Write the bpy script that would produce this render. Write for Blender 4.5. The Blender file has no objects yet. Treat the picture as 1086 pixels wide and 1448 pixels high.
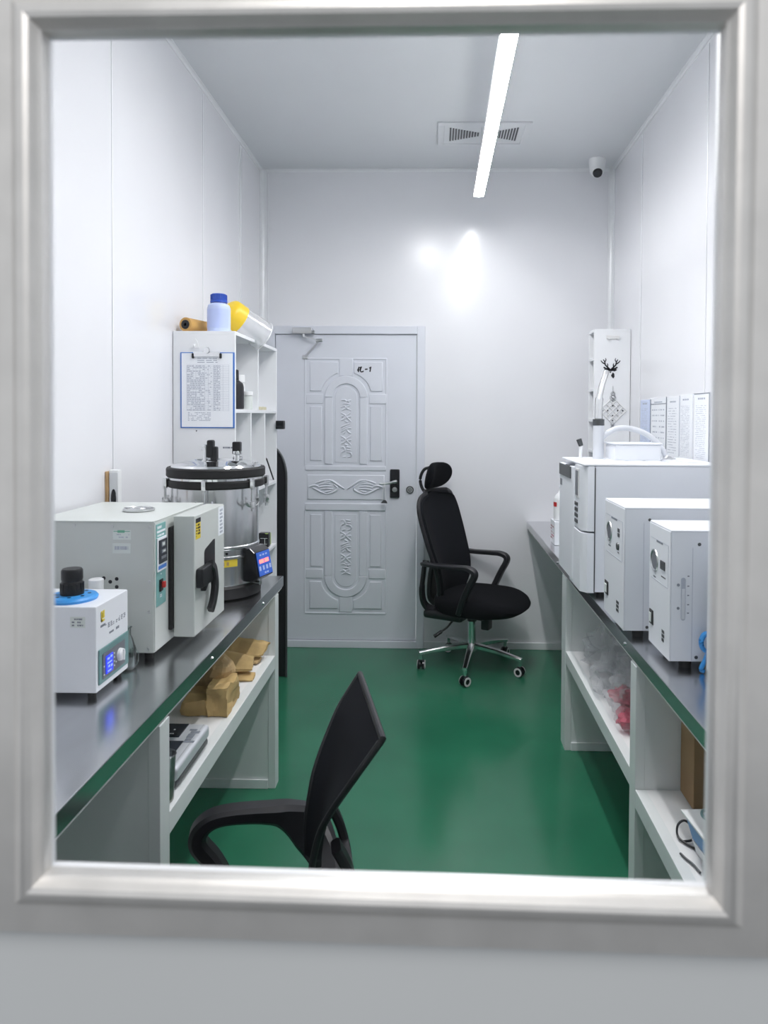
import bpy, bmesh, math, random
from mathutils import Vector, Matrix, noise
random.seed(7)
PI = math.pi
scene = bpy.context.scene
COL = scene.collection

# ------------------------------------------------------------------ materials
def mat(name, color, rough=0.5, metal=0.0, bump=0.0, bscale=200.0, var=0.04, vscale=12.0, spec=0.5, coat=0.0,
        emit=None, estr=0.0, stretch=None, bdist=0.002):
    m = bpy.data.materials.new(name); m.use_nodes = True
    nt = m.node_tree; N = nt.nodes; L = nt.links
    b = N['Principled BSDF']
    b.inputs['Roughness'].default_value = rough
    b.inputs['Metallic'].default_value = metal
    b.inputs['Specular IOR Level'].default_value = spec
    b.inputs['Coat Weight'].default_value = coat
    tc = N.new('ShaderNodeTexCoord'); mp = N.new('ShaderNodeMapping')
    if stretch: mp.inputs['Scale'].default_value = stretch
    L.new(tc.outputs['Object'], mp.inputs['Vector'])
    nz = N.new('ShaderNodeTexNoise'); nz.inputs['Scale'].default_value = vscale; nz.inputs['Detail'].default_value = 4
    L.new(mp.outputs['Vector'], nz.inputs['Vector'])
    rp = N.new('ShaderNodeValToRGB')
    c = Vector(color[:3])
    lo, hi = c * (1 - var), c * (1 + var)
    rp.color_ramp.elements[0].color = (*[max(0, x) for x in lo], 1); rp.color_ramp.elements[0].position = .3
    rp.color_ramp.elements[1].color = (*[min(1, x) for x in hi], 1); rp.color_ramp.elements[1].position = .7
    L.new(nz.outputs['Fac'], rp.inputs['Fac']); L.new(rp.outputs['Color'], b.inputs['Base Color'])
    if bump:
        n2 = N.new('ShaderNodeTexNoise'); n2.inputs['Scale'].default_value = bscale; n2.inputs['Detail'].default_value = 3
        L.new(mp.outputs['Vector'], n2.inputs['Vector'])
        bp = N.new('ShaderNodeBump'); bp.inputs['Strength'].default_value = bump; bp.inputs['Distance'].default_value = bdist
        L.new(n2.outputs['Fac'], bp.inputs['Height']); L.new(bp.outputs['Normal'], b.inputs['Normal'])
    if emit:
        b.inputs['Emission Color'].default_value = (*emit, 1); b.inputs['Emission Strength'].default_value = estr
    return m

def thin_clear(name, tint=(1, 1, 1), rough=0.05, gloss=0.12, body=0.0, bodycol=(.9, .9, .9), bump=0.0, refl=.8):
    """thin transparent film / pane: transparent + glossy by facing angle, optionally some milky diffuse"""
    m = bpy.data.materials.new(name); m.use_nodes = True
    nt = m.node_tree; N = nt.nodes; L = nt.links
    N.remove(N['Principled BSDF'])
    out = N['Material Output']
    tr = N.new('ShaderNodeBsdfTransparent'); tr.inputs['Color'].default_value = (*tint, 1)
    gl = N.new('ShaderNodeBsdfGlossy'); gl.inputs['Roughness'].default_value = rough
    df = N.new('ShaderNodeBsdfDiffuse'); df.inputs['Color'].default_value = (*bodycol, 1)
    lw = N.new('ShaderNodeLayerWeight'); lw.inputs['Blend'].default_value = 0.25
    mu = N.new('ShaderNodeMath'); mu.operation = 'MULTIPLY_ADD'; mu.use_clamp = True
    mu.inputs[1].default_value = refl; mu.inputs[2].default_value = gloss * .35
    L.new(lw.outputs['Fresnel'], mu.inputs[0])
    a = N.new('ShaderNodeMixShader'); b = N.new('ShaderNodeMixShader')
    a.inputs['Fac'].default_value = body
    L.new(tr.outputs[0], a.inputs[1]); L.new(df.outputs[0], a.inputs[2])
    L.new(mu.outputs[0], b.inputs['Fac']); L.new(a.outputs[0], b.inputs[1]); L.new(gl.outputs[0], b.inputs[2])
    if bump:
        nz = N.new('ShaderNodeTexNoise'); nz.inputs['Scale'].default_value = 60
        bp = N.new('ShaderNodeBump'); bp.inputs['Strength'].default_value = bump; bp.inputs['Distance'].default_value = .01
        L.new(nz.outputs['Fac'], bp.inputs['Height']); L.new(bp.outputs['Normal'], gl.inputs['Normal'])
    L.new(b.outputs[0], out.inputs['Surface'])
    return m

M = {}
M['wall'] = mat('wall_panel', (.775, .778, .806), .20, 0, .06, 4, .015, 3, bdist=.003)
M['ceiling'] = mat('ceiling_panel', (.70, .715, .735), .45, 0, .05, 6, .015, 3)
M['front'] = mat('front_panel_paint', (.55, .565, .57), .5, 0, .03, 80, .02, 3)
M['added_corridor'] = mat('added_corridor_floor', (.16, .17, .18), .5)
M['trim'] = mat('aluminium_trim', (.80, .81, .83), .3, .1, 0, 100, .03, 20)
M['floor'] = mat('green_epoxy_floor', (.024, .158, .086), .18, 0, .03, 9, .10, 2.5, bdist=.003)
M['frame'] = mat('brushed_aluminium', (.69, .675, .655), .43, .85, .04, 90, .05, 30, stretch=(1, 1, 1))
M['door'] = mat('grey_steel_door', (.68, .70, .76), .36, 0, .22, 260, .02, 6, bdist=.001)
M['doorrel'] = mat('grey_steel_relief', (.68, .70, .76), .33, 0, .05, 200, .02, 6)
M['panelwhite'] = mat('white_sandwich_panel', (.72, .745, .745), .35, 0, .03, 8, .02, 4)
M['shelfwhite'] = mat('white_shelf_board', (.80, .80, .80), .4, 0, .03, 60, .02, 6)
M['rackwhite'] = mat('white_rack_board', (.80, .81, .83), .4, 0, .04, 90, .02, 6)
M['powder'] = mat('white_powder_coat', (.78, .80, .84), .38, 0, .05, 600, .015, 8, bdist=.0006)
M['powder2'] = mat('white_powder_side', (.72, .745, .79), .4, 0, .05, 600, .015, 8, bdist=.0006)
M['oven'] = mat('grey_green_enamel', (.57, .595, .575), .36, 0, .05, 500, .02, 8, bdist=.0006)
M['ovenface'] = mat('pale_enamel_front', (.62, .65, .63), .36, 0, .05, 500, .02, 8, bdist=.0006)
M['steel'] = mat('brushed_stainless', (.66, .67, .69), .22, 1, .02, 8, .06, 14, stretch=(1, .3, 1), bdist=.002)
M['chrome'] = mat('polished_steel', (.78, .79, .80), .09, 1, 0, 50, .04, 10)
M['vessel'] = mat('brushed_vessel_steel', (.74, .75, .76), .2, 1, 0, 50, .05, 10)
M['chairchrome'] = mat('chair_base_chrome', (.8, .8, .81), .2, 1, 0, 50, .04, 10)
M['satin'] = mat('satin_metal', (.60, .61, .62), .28, 1, 0, 50, .04, 10)
M['darkmetal'] = mat('dark_grey_metal', (.09, .095, .1), .4, .5, 0, 50, .06, 10)
M['black'] = mat('black_plastic', (.007, .0075, .0095), .4, 0, .04, 300, .1, 20)
M['blackgloss'] = mat('black_gloss_plastic', (.008, .009, .012), .15, 0, 0, 300, .1, 20)
M['fabric'] = mat('black_fabric', (.0045, .005, .007), .9, 0, .5, 700, .25, 240, spec=.12, bdist=.001)
M['meshfab'] = mat('black_mesh_fabric', (.0055, .0065, .0095), .75, 0, .5, 900, .3, 400, spec=.15, bdist=.001)
M['armplastic'] = mat('black_arm_plastic', (.008, .008, .011), .45, 0, .05, 400, .08, 20)
M['rubber'] = mat('black_rubber', (.008, .008, .009), .6, 0, .05, 200, .1, 20)
M['ringwhite'] = mat('white_caster_ring', (.7, .7, .7), .4)
M['teal'] = mat('teal_label', (.20, .42, .41), .4)
M['tealdark'] = mat('teal_edging', (.14, .27, .27), .4)
M['navy'] = mat('dark_display_bezel', (.02, .025, .04), .25)
M['greypanel'] = mat('grey_display_panel', (.14, .15, .17), .35)
M['bluelabel'] = mat('blue_label', (.05, .18, .55), .4)
M['red'] = mat('red_plastic', (.55, .03, .03), .35)
M['yellow'] = mat('yellow_plastic', (.80, .55, .03), .35)
M['stickyellow'] = mat('yellow_sticker', (.78, .60, .05), .5)
M['paper'] = mat('white_paper', (.84, .86, .90), .7, 0, .02, 40, .01, 8)
M['paperblue'] = mat('pale_blue_paper', (.60, .67, .85), .6, 0, .02, 40, .01, 8)
M['ink'] = mat('grey_print', (.22, .24, .28), .7)
M['inkpale'] = mat('pale_grey_print', (.42, .45, .52), .7)
M['inkdark'] = mat('black_marker', (.01, .01, .015), .6)
M['label'] = mat('pale_sticker', (.66, .70, .68), .5)
M['green'] = mat('green_print', (.15, .40, .28), .5)
M['kraft'] = mat('kraft_paper', (.52, .36, .155), .75, 0, .3, 40, .12, 25, bdist=.002)
M['kraftdark'] = mat('kraft_paper_brown', (.45, .31, .15), .75, 0, .3, 40, .15, 25, bdist=.002)
M['cardboard'] = mat('corrugated_cardboard', (.34, .215, .11), .8, 0, .1, 60, .06, 10)
M['wood'] = mat('tan_wood', (.55, .35, .17), .5, 0, 0, 10, .15, 30)
M['blue'] = mat('sky_blue_plastic', (.045, .30, .72), .35)
M['bluecap'] = mat('blue_cap_plastic', (.02, .075, .42), .35)
M['bluebottle'] = mat('pale_blue_bottle', (.52, .60, .86), .3)
M['bluelab2'] = mat('bottle_label', (.47, .55, .85), .5)
M['boxblue'] = mat('box_blue_print', (.10, .30, .60), .5)
M['whiteplastic'] = mat('white_plastic', (.80, .81, .82), .35)
M['ivory'] = mat('ivory_plastic', (.62, .58, .42), .5)
M['roll'] = mat('brown_paper_roll', (.62, .36, .11), .6, 0, .1, 30, .1, 20)
M['hose'] = mat('pale_grey_hose', (.62, .64, .68), .35)
M['bluescreen'] = mat('blue_lcd', (.01, .02, .25), .2, emit=(.03, .06, 1), estr=.8)
M['bluepanel'] = mat('blue_keypad', (.02, .09, .42), .3, emit=(.03, .12, .6), estr=.25)
M['redled'] = mat('red_led_digits', (.5, .05, .05), .3, emit=(1, .12, .10), estr=3.0)
M['whiteled'] = mat('pale_digits', (.25, .35, .8), .3, emit=(.2, .35, 1), estr=.5)
M['lime'] = mat('lime_plastic', (.45, .62, .12), .4)
M['silver'] = mat('silver_plastic', (.66, .68, .72), .3, .3)
M['led'] = mat('led_diffuser', (.9, .9, .9), .4, emit=(1.0, .982, 1.0), estr=50.0)
M['glass'] = thin_clear('window_glass', (.985, .995, .99), .0, .0, refl=.12)
M['clear'] = thin_clear('clear_plastic', (.95, .96, .97), .08, .2, .06)
M['visor'] = thin_clear('visor_plastic', (.93, .94, .95), .15, .3, .32, (.86, .87, .88))
M['flaskglass'] = thin_clear('flask_glass', (.80, .88, .87), .05, .3, .03)
M['bag'] = thin_clear('polythene_film', (.97, .97, .98), .25, .15, .12, (.97, .97, .98), bump=.8, refl=.12)
M['redbag'] = thin_clear('red_printed_film', (.95, .62, .66), .2, .3, .5, (.80, .16, .24), bump=.6, refl=.4)

# ------------------------------------------------------------------ mesh builder
FACE = {'-Y': ((1, 0, 0), (0, 0, 1), (0, -1, 0)), '+X': ((0, 1, 0), (0, 0, 1), (1, 0, 0)),
        '-X': ((0, -1, 0), (0, 0, 1), (-1, 0, 0)), '+Z': ((1, 0, 0), (0, 1, 0), (0, 0, 1)),
        '+Y': ((-1, 0, 0), (0, 0, 1), (0, 1, 0)), '-Z': ((1, 0, 0), (0, -1, 0), (0, 0, -1))}
def on(face, o):
    x, y, z = [Vector(v) for v in FACE[face]]
    m = Matrix((x, y, z)).transposed().to_4x4(); m.translation = Vector(o); return m

def catmull(pts, k=6, closed=False):
    P = [Vector(p) for p in pts]; n = len(P); out = []
    rng = range(n if closed else n - 1)
    for i in rng:
        p1, p2 = P[i], P[(i + 1) % n]
        p0 = P[i - 1] if (i > 0 or closed) else p1 * 2 - p2
        p3 = P[(i + 2) % n] if (i + 2 < n or closed) else p2 * 2 - p1
        for j in range(k):
            t = j / k
            out.append(.5 * ((2 * p1) + (p2 - p0) * t + (2 * p0 - 5 * p1 + 4 * p2 - p3) * t * t + (3 * p1 - p0 - 3 * p2 + p3) * t ** 3))
    if not closed: out.append(P[-1])
    return out

class MB:
    def __init__(s): s.bm = bmesh.new()
    def merge(s, t, mx=None):
        if mx is not None: bmesh.ops.transform(t, matrix=mx, verts=t.verts)
        me = bpy.data.meshes.new('tmp'); t.to_mesh(me); t.free(); s.bm.from_mesh(me); bpy.data.meshes.remove(me); return s
    def box(s, x0, x1, y0, y1, z0, z1, b=0.0, seg=2, mx=None):
        t = bmesh.new(); bmesh.ops.create_cube(t, size=1)
        for v in t.verts:
            v.co = Vector(((x0 + x1) / 2 + v.co.x * (x1 - x0), (y0 + y1) / 2 + v.co.y * (y1 - y0), (z0 + z1) / 2 + v.co.z * (z1 - z0)))
        if b: bmesh.ops.bevel(t, geom=t.edges[:], offset=b, segments=seg, affect='EDGES', profile=.5)
        return s.merge(t, mx)
    def cyl(s, p0, p1, r0, r1=None, n=24, b=0.0):
        p0, p1 = Vector(p0), Vector(p1); r1 = r0 if r1 is None else r1
        d = p1 - p0; t = bmesh.new()
        bmesh.ops.create_cone(t, cap_ends=True, segments=n, radius1=r0, radius2=r1, depth=d.length)
        if b:
            es = [e for e in t.edges if len(e.link_faces) == 2 and any(len(f.verts) > 4 for f in e.link_faces)]
            bmesh.ops.bevel(t, geom=es, offset=b, segments=2, affect='EDGES', profile=.5)
        q = Vector((0, 0, 1)).rotation_difference(d.normalized()).to_matrix().to_4x4()
        q.translation = (p0 + p1) / 2
        return s.merge(t, q)
    def lathe(s, prof, n=40, mx=None, a0=0.0, a1=2 * PI):
        t = bmesh.new(); full = abs(a1 - a0 - 2 * PI) < 1e-6; k = n if full else n + 1; rings = []
        for r, z in prof:
            if r < 1e-6 and full: rings.append([t.verts.new((0, 0, z))])
            else: rings.append([t.verts.new((r * math.cos(a0 + (a1 - a0) * i / n), r * math.sin(a0 + (a1 - a0) * i / n), z)) for i in range(k)])
        for a, b in zip(rings, rings[1:]):
            for i in range(n):
                j = (i + 1) % k if full else i + 1
                if len(a) == 1 and len(b) == 1: continue
                if len(a) == 1: t.faces.new((a[0], b[j], b[i]))
                elif len(b) == 1: t.faces.new((a[i], a[j], b[0]))
                else: t.faces.new((a[i], a[j], b[j], b[i]))
        bmesh.ops.recalc_face_normals(t, faces=t.faces[:])
        return s.merge(t, mx)
    def sweep(s, path, r, n=10, flat=1.0, up=(0, 0, 1), closed=False, mx=None):
        """tube along path; r float or list; flat: scale of the section along the 'up' side"""
        P = [Vector(p) for p in path]; k = len(P); t = bmesh.new(); up = Vector(up); rings = []
        for i, p in enumerate(P):
            d = (P[(i + 1) % k] - P[i - 1]) if closed else (P[min(i + 1, k - 1)] - P[max(i - 1, 0)])
            d.normalize()
            a = up - d * up.dot(d)
            if a.length < 1e-3: a = Vector((1, 0, 0)) - d * d.x
            a.normalize(); c = d.cross(a)
            rr = r[i] if isinstance(r, (list, tuple)) else r
            rings.append([t.verts.new(p + c * (rr * math.cos(2 * PI * j / n)) + a * (rr * flat * math.sin(2 * PI * j / n))) for j in range(n)])
        for i in range(k if closed else k - 1):
            a, b = rings[i], rings[(i + 1) % k]
            for j in range(n): t.faces.new((a[j], a[(j + 1) % n], b[(j + 1) % n], b[j]))
        if not closed: t.faces.new(rings[0][::-1]); t.faces.new(rings[-1])
        bmesh.ops.recalc_face_normals(t, faces=t.faces[:])
        return s.merge(t, mx)
    def ribbon(s, path, w, th, up=(0, 0, 1), mx=None, b=0.0, ends=True):
        """rectangular bar along path; w (list or float) along 'up', th across"""
        P = [Vector(p) for p in path]; k = len(P); t = bmesh.new(); up = Vector(up); rings = []
        for i, p in enumerate(P):
            d = (P[min(i + 1, k - 1)] - P[max(i - 1, 0)]).normalized()
            a = (up - d * up.dot(d)).normalized(); c = d.cross(a)
            ww = (w[i] if isinstance(w, (list, tuple)) else w) / 2; tt = (th[i] if isinstance(th, (list, tuple)) else th) / 2
            q = min(ww, tt) * .45 if b else 0
            if b: pts = [(-tt, -ww + q), (-tt, ww - q), (-tt + q, ww), (tt - q, ww), (tt, ww - q), (tt, -ww + q), (tt - q, -ww), (-tt + q, -ww)]
            else: pts = [(-tt, -ww), (-tt, ww), (tt, ww), (tt, -ww)]
            rings.append([t.verts.new(p + c * x + a * y) for x, y in pts])
        for a, b2 in zip(rings, rings[1:]):
            m = len(a)
            for j in range(m): t.faces.new((a[j], a[(j + 1) % m], b2[(j + 1) % m], b2[j]))
        t.faces.new(rings[0][::-1]); t.faces.new(rings[-1])
        bmesh.ops.recalc_face_normals(t, faces=t.faces[:])
        return s.merge(t, mx)
    def prism(s, poly, h, mx=None, b=0.0, z0=0.0):
        """polygon in local xy extruded from z0 to z0+h; b: bevel of the outer (top) rim"""
        t = bmesh.new()
        vs = [t.verts.new((x, y, z0)) for x, y in poly]
        f = t.faces.new(vs)
        if f.normal.z == 0: f.normal_update()
        f.normal_update()
        if f.normal.z > 0: f.normal_flip()
        e = bmesh.ops.extrude_face_region(t, geom=[f])
        nv = [v for v in e['geom'] if isinstance(v, bmesh.types.BMVert)]
        for v in nv: v.co.z += h
        t.normal_update()
        if b:
            top = [ed for ed in t.edges if all(v in nv for v in ed.verts)]
            bmesh.ops.bevel(t, geom=top, offset=b, segments=2, affect='EDGES', profile=.5)
        bmesh.ops.recalc_face_normals(t, faces=t.faces[:])
        return s.merge(t, mx)
    def ball(s, c, r, n=20, mx=None):
        t = bmesh.new(); bmesh.ops.create_uvsphere(t, u_segments=n, v_segments=max(8, n // 2), radius=1)
        if not isinstance(r, (list, tuple)): r = (r, r, r)
        for v in t.verts: v.co = Vector((v.co.x * r[0], v.co.y * r[1], v.co.z * r[2])) + Vector(c)
        return s.merge(t, mx)
    def grid(s, rows, th=0.0, mx=None, closed=False):
        """surface through rows of points, given thickness th along the normals"""
        t = bmesh.new(); V = [[t.verts.new(p) for p in r] for r in rows]
        for a, b in zip(V, V[1:]):
            m = len(a)
            for j in range(m if closed else m - 1):
                t.faces.new((a[j], a[(j + 1) % m], b[(j + 1) % m], b[j]))
        bmesh.ops.recalc_face_normals(t, faces=t.faces[:])
        if th:
            t.normal_update()
            bmesh.ops.solidify(t, geom=t.faces[:], thickness=th)
        return s.merge(t, mx)
    def noise(s, amp, scale, seed=0):
        for v in s.bm.verts:
            v.co += noise.noise_vector(v.co * scale + Vector((seed * 3.1, seed * 1.7, seed))) * amp
        return s
    def subdiv(s, cuts=3):
        bmesh.ops.subdivide_edges(s.bm, edges=s.bm.edges[:], cuts=cuts, use_grid_fill=True); return s

def obj(name, mb, m, parent=None, loc=None, sharp=35, kind=None):
    """one mesh object; coordinates given in the frame of the world (or of the root for rotated roots)"""
    bm = mb.bm
    root = parent
    while root is not None and root.parent is not None: root = root.parent
    base = Vector((0, 0, 0))
    if root is not None and not root.get('_local'): base = Vector(root['_base'])
    elif root is None and loc is not None: base = Vector(loc)
    if base.length: bmesh.ops.translate(bm, vec=-base, verts=bm.verts)
    bm.normal_update()
    ca = math.radians(sharp)
    for f in bm.faces: f.smooth = True
    for e in bm.edges:
        if len(e.link_faces) == 2:
            try:
                if e.calc_face_angle() > ca: e.smooth = False
            except ValueError: pass
    me = bpy.data.meshes.new(name); bm.to_mesh(me); bm.free()
    me.materials.append(M[m] if isinstance(m, str) else m)
    return link(name, me, parent, base, kind)

def link(name, me, parent, base, kind=None):
    o = bpy.data.objects.new(name, me); COL.objects.link(o)
    if parent is not None: o.parent = parent
    else:
        o.location = base; o['_base'] = tuple(base)
    if kind: o['kind'] = kind
    wn = o.modifiers.new('weighted_normal', 'WEIGHTED_NORMAL'); wn.keep_sharp = True; wn.weight = 80
    return o

def parts(name, mb, m, parent, **k):
    """every loose piece of the builder becomes a part of its own"""
    bm = mb.bm; bm.verts.index_update(); seen = set(); out = []
    for v in list(bm.verts):
        if v in seen: continue
        st, comp = [v], []
        seen.add(v)
        while st:
            u = st.pop(); comp.append(u)
            for e in u.link_edges:
                w_ = e.other_vert(u)
                if w_ not in seen: seen.add(w_); st.append(w_)
        c = MB(); mp = {u: c.bm.verts.new(u.co) for u in comp}; cs = set(comp)
        for f in {f for u in comp for f in u.link_faces}: c.bm.faces.new([mp[u] for u in f.verts])
        out.append(obj(name, c, m, parent, **k))
    bm.free(); return out

def tag(o, label, cat, group=None):
    o['label'] = label; o['category'] = cat
    if group: o['group'] = group
    return o

def thing(name, label, cat, loc, rz=None, group=None):
    o = bpy.data.objects.new(name, None); COL.objects.link(o)
    o.empty_display_size = .05; o.location = loc; o['_base'] = tuple(loc)
    if rz is not None: o.rotation_euler = (0, 0, rz); o['_local'] = 1
    return tag(o, label, cat, group)

def struct(name, mb, m, parent=None, loc=None):
    o = obj(name, mb, m, parent, loc)
    if parent is None: o['kind'] = 'structure'
    return o

def marks(mb, face, o, w, h, rows, seed=1, th=.0004, fill=.7, seg=.012, lh=.45):
    """rows of small dashes standing for print too small to read"""
    r = random.Random(seed); mx = on(face, o)
    for i in range(rows):
        y = h * (1 - (i + .5) / rows); x = 0
        while x < w:
            l = seg * (.5 + r.random())
            if x + l > w: l = w - x
            if r.random() < fill and l > .001: mb.box(x, x + l * .8, y - h / rows * lh / 2, y + h / rows * lh / 2, 0, th, mx=mx)
            x += l
    return mb

def screws(mb, face, pts, r=.004, h=.002):
    for p in pts:
        d = Vector(FACE[face][2]); mb.cyl(p, Vector(p) + d * h, r, r * .8, 10)
    return mb

# ------------------------------------------------------------------ dimensions (metres)
XL, XR, YF, YB, ZC = -1.145, 1.13, .455, 4.60, 3.11
EYE = 1.52

# ================================================================== SETTING
struct('floor', MB().box(XL - .1, XR + .1, YF + .0, YB + .1, -.08, 0), 'floor')
struct('floor', MB().box(-2.2, 2.2, -2.6, YF, -.08, 0), 'added_corridor')  # unseen floor on the camera side, added to darken the window frame's underside
struct('ceiling', MB().box(XL - .1, XR + .1, YF, YB + .1, ZC, ZC + .08), 'ceiling')
struct('wall_left', MB().box(XL - .1, XL, YF, YB + .1, 0, ZC), 'wall')
struct('wall_right', MB().box(XR, XR + .1, YF, YB + .1, 0, ZC), 'wall')
DX0, DX1, DZ = -1.105, -.075, 2.10          # door opening
b = MB(); b.box(XL, DX0, YB, YB + .1, 0, ZC); b.box(DX1, XR, YB, YB + .1, 0, ZC); b.box(DX0, DX1, YB, YB + .1, DZ, ZC)
struct('wall_back', b, 'wall')
# wall with the window the photograph is taken through
HX0, HX1, HZ0, HZ1 = -.293, .206, 1.176, 1.800
b = MB()
b.box(XL, HX0, YF + .005, YF + .045, 0, ZC); b.box(HX1, XR, YF + .005, YF + .045, 0, ZC)
b.box(HX0, HX1, YF + .005, YF + .045, 0, HZ0); b.box(HX0, HX1, YF + .005, YF + .045, HZ1, ZC)
wf = struct('wall_front', b, 'front', loc=(-.035, YF, 0)); wf.rotation_euler = (0, 0, -.014)
# seams and cove strips
def strip(i, *a): struct('trim_%d' % i, MB().box(*a, b=.0015, seg=1), 'trim')
strip(1, XL, XL + .004, 4.085, 4.125, 0, ZC - .03)
strip(2, XL, XL + .0025, 2.476, 2.484, 0, ZC - .03)
strip(3, XL, XL + .0025, 3.446, 3.454, 0, ZC - .03)
strip(4, XR - .0025, XR, 3.956, 3.964, 0, ZC - .03)
strip(5, XR - .0025, XR, 3.006, 3.014, 0, ZC - .03)
strip(6, XR - .0025, XR, 2.046, 2.054, 0, ZC - .03)
def cove(i, pts, h0, h1, axis):
    """concave quarter cove between two planes: polygon extruded"""
    b = MB()
    if axis == 'z': b.prism(pts, h1 - h0, Matrix.Translation((0, 0, h0)))
    elif axis == 'x': b.prism(pts, h1 - h0, Matrix(((0, 0, 1, h0), (1, 0, 0, 0), (0, 1, 0, 0), (0, 0, 0, 1))))
    else: b.prism(pts, h1 - h0, Matrix(((1, 0, 0, 0), (0, 0, -1, h1), (0, 1, 0, 0), (0, 0, 0, 1))))
    struct('trim_%d' % i, b, 'trim')
def quarter(cx, cy, sx, sy, r=.026, lip=.008):
    pts = [(cx, cy), (cx + sx * (r + lip), cy), (cx + sx * (r + lip), cy + sy * .003), (cx + sx * r, cy + sy * .004)]
    for k in range(1, 6):
        a = PI / 2 * k / 6
        pts.append((cx + sx * (r - (r - .004) * math.sin(a)), cy + sy * (r - (r - .004) * math.cos(a))))
    pts += [(cx + sx * .004, cy + sy * r), (cx + sx * .003, cy + sy * (r + lip)), (cx, cy + sy * (r + lip))]
    return pts
cove(7, quarter(XL, YB, 1, -1), 0, ZC, 'z')
cove(8, quarter(XR, YB, -1, -1), 0, ZC, 'z')
cove(9, quarter(YB, ZC, -1, -1, .012, .005), XL + .03, XR - .03, 'x')
cove(10, quarter(XL, ZC, 1, -1, .012, .005), YF + .05, YB - .03, 'y')
cove(11, quarter(XR, ZC, -1, -1, .012, .005), YF + .05, YB - .03, 'y')
strip(12, XL + .045, XL + .05, YB - .003, YB, 2.1, ZC - .03)
struct('baseboard_back', MB().box(DX1 + .0, XR, YB - .014, YB, 0, .045, .004), 'trim')

# ---- window frame (near, out of focus) and pane
win = thing('window_1', 'brushed aluminium window frame with rounded moulding seen close up', 'window', (-.035, YF, 1.49)); win['kind'] = 'structure'; win.rotation_euler = (0, .003, -.014)
prof = [(-.0008, -.005), (0, -.003), (.0006, .0015), (.0024, .0030), (.0034, .0050), (.0055, .0082), (.0085, .0096), (.0115, .0094), (.0150, .0074), (.0180, .0045),
        (.0196, .0034), (.0385, .0030), (.0395, .0020), (.0395, -.005)]
wx0, wx1, wz0, wz1 = -.2565, .1782, 1.2148, 1.7664
t = bmesh.new(); rings = []
for u, v in prof:
    rings.append([t.verts.new((x, YF - v, z)) for x, z in ((wx0 - u, wz0 - u), (wx1 + u, wz0 - u), (wx1 + u, wz1 + u), (wx0 - u, wz1 + u))])
for a, c in zip(rings, rings[1:]):
    for i in range(4):
        t.faces.new((a[i], a[(i + 1) % 4], c[(i + 1) % 4], c[i]))
bmesh.ops.recalc_face_normals(t, faces=t.faces[:])
b = MB(); b.merge(t); obj('window_frame', b, 'frame', win, sharp=28)
b = MB()
for a in ((HX0, wx0 - .003, HZ0, HZ1), (wx1 + .003, HX1, HZ0, HZ1), (wx0 - .003, wx1 + .003, HZ0, wz0 - .003), (wx0 - .003, wx1 + .003, wz1 + .003, HZ1)):
    b.box(a[0], a[1], YF + .009, YF + .016, a[2], a[3])
obj('glazing_seal', b, 'trim', win)
b = MB(); t = bmesh.new(); rings = []
for y, i0, i1, j0, j1 in ((.4765, -.2660, .1844, 1.2035, 1.7764), (.497, -.2755, .1894, 1.192, 1.7854), (.497, -.290, .204, 1.179, 1.798), (.4765, -.290, .204, 1.179, 1.798), (.4765, -.2660, .1844, 1.2035, 1.7764)):
    rings.append([t.verts.new((x, y, z)) for x, z in ((i0, j0), (i1, j0), (i1, j1), (i0, j1))])
for a, c in zip(rings, rings[1:]):
    for i in range(4): t.faces.new((a[i], a[(i + 1) % 4], c[(i + 1) % 4], c[i]))
bmesh.ops.recalc_face_normals(t, faces=t.faces[:]); b.merge(t); obj('inner_bead', b, 'whiteplastic', win)
obj('pane', MB().box(HX0 + .002, HX1 - .002, YF + .0165, YF + .0195, HZ0 + .002, HZ1 - .002), 'glass', win)

# ---- back door
door = thing('door_1', 'grey steel door with embossed panels and black lock plate in the back wall', 'door', (-.588, YB, 0)); door['kind'] = 'structure'
b = MB()
b.box(DX0, -1.052, YB - .018, YB + .06, 0, DZ, .003); b.box(-.126, DX1, YB - .018, YB + .06, 0, DZ, .003)
b.box(-1.052, -.126, YB - .018, YB + .06, 2.048, DZ, .003); b.box(-1.052, -.126, YB - .020, YB + .06, 0, .046, .003)
obj('door_frame', b, 'doorrel', door)
cx = -.588; fy = YB - .004                 # leaf front plane
b = MB(); b.box(-1.049, -.1295, fy, YB + .05, .049, 2.044, .002)
F = on('-Y', (cx, fy, 0))
def arc(c, r, a0, a1, n=18): return [(c[0] + r * math.cos(math.radians(a0 + (a1 - a0) * i / n)), c[1] + r * math.sin(math.radians(a0 + (a1 - a0) * i / n))) for i in range(n + 1)]
def rel(poly, h=.008, bv=.006): b.prism(poly, h, F, b=bv)
def rect(x0, x1, z0, z1): return [(x0, z0), (x1, z0), (x1, z1), (x0, z1)]
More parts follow.
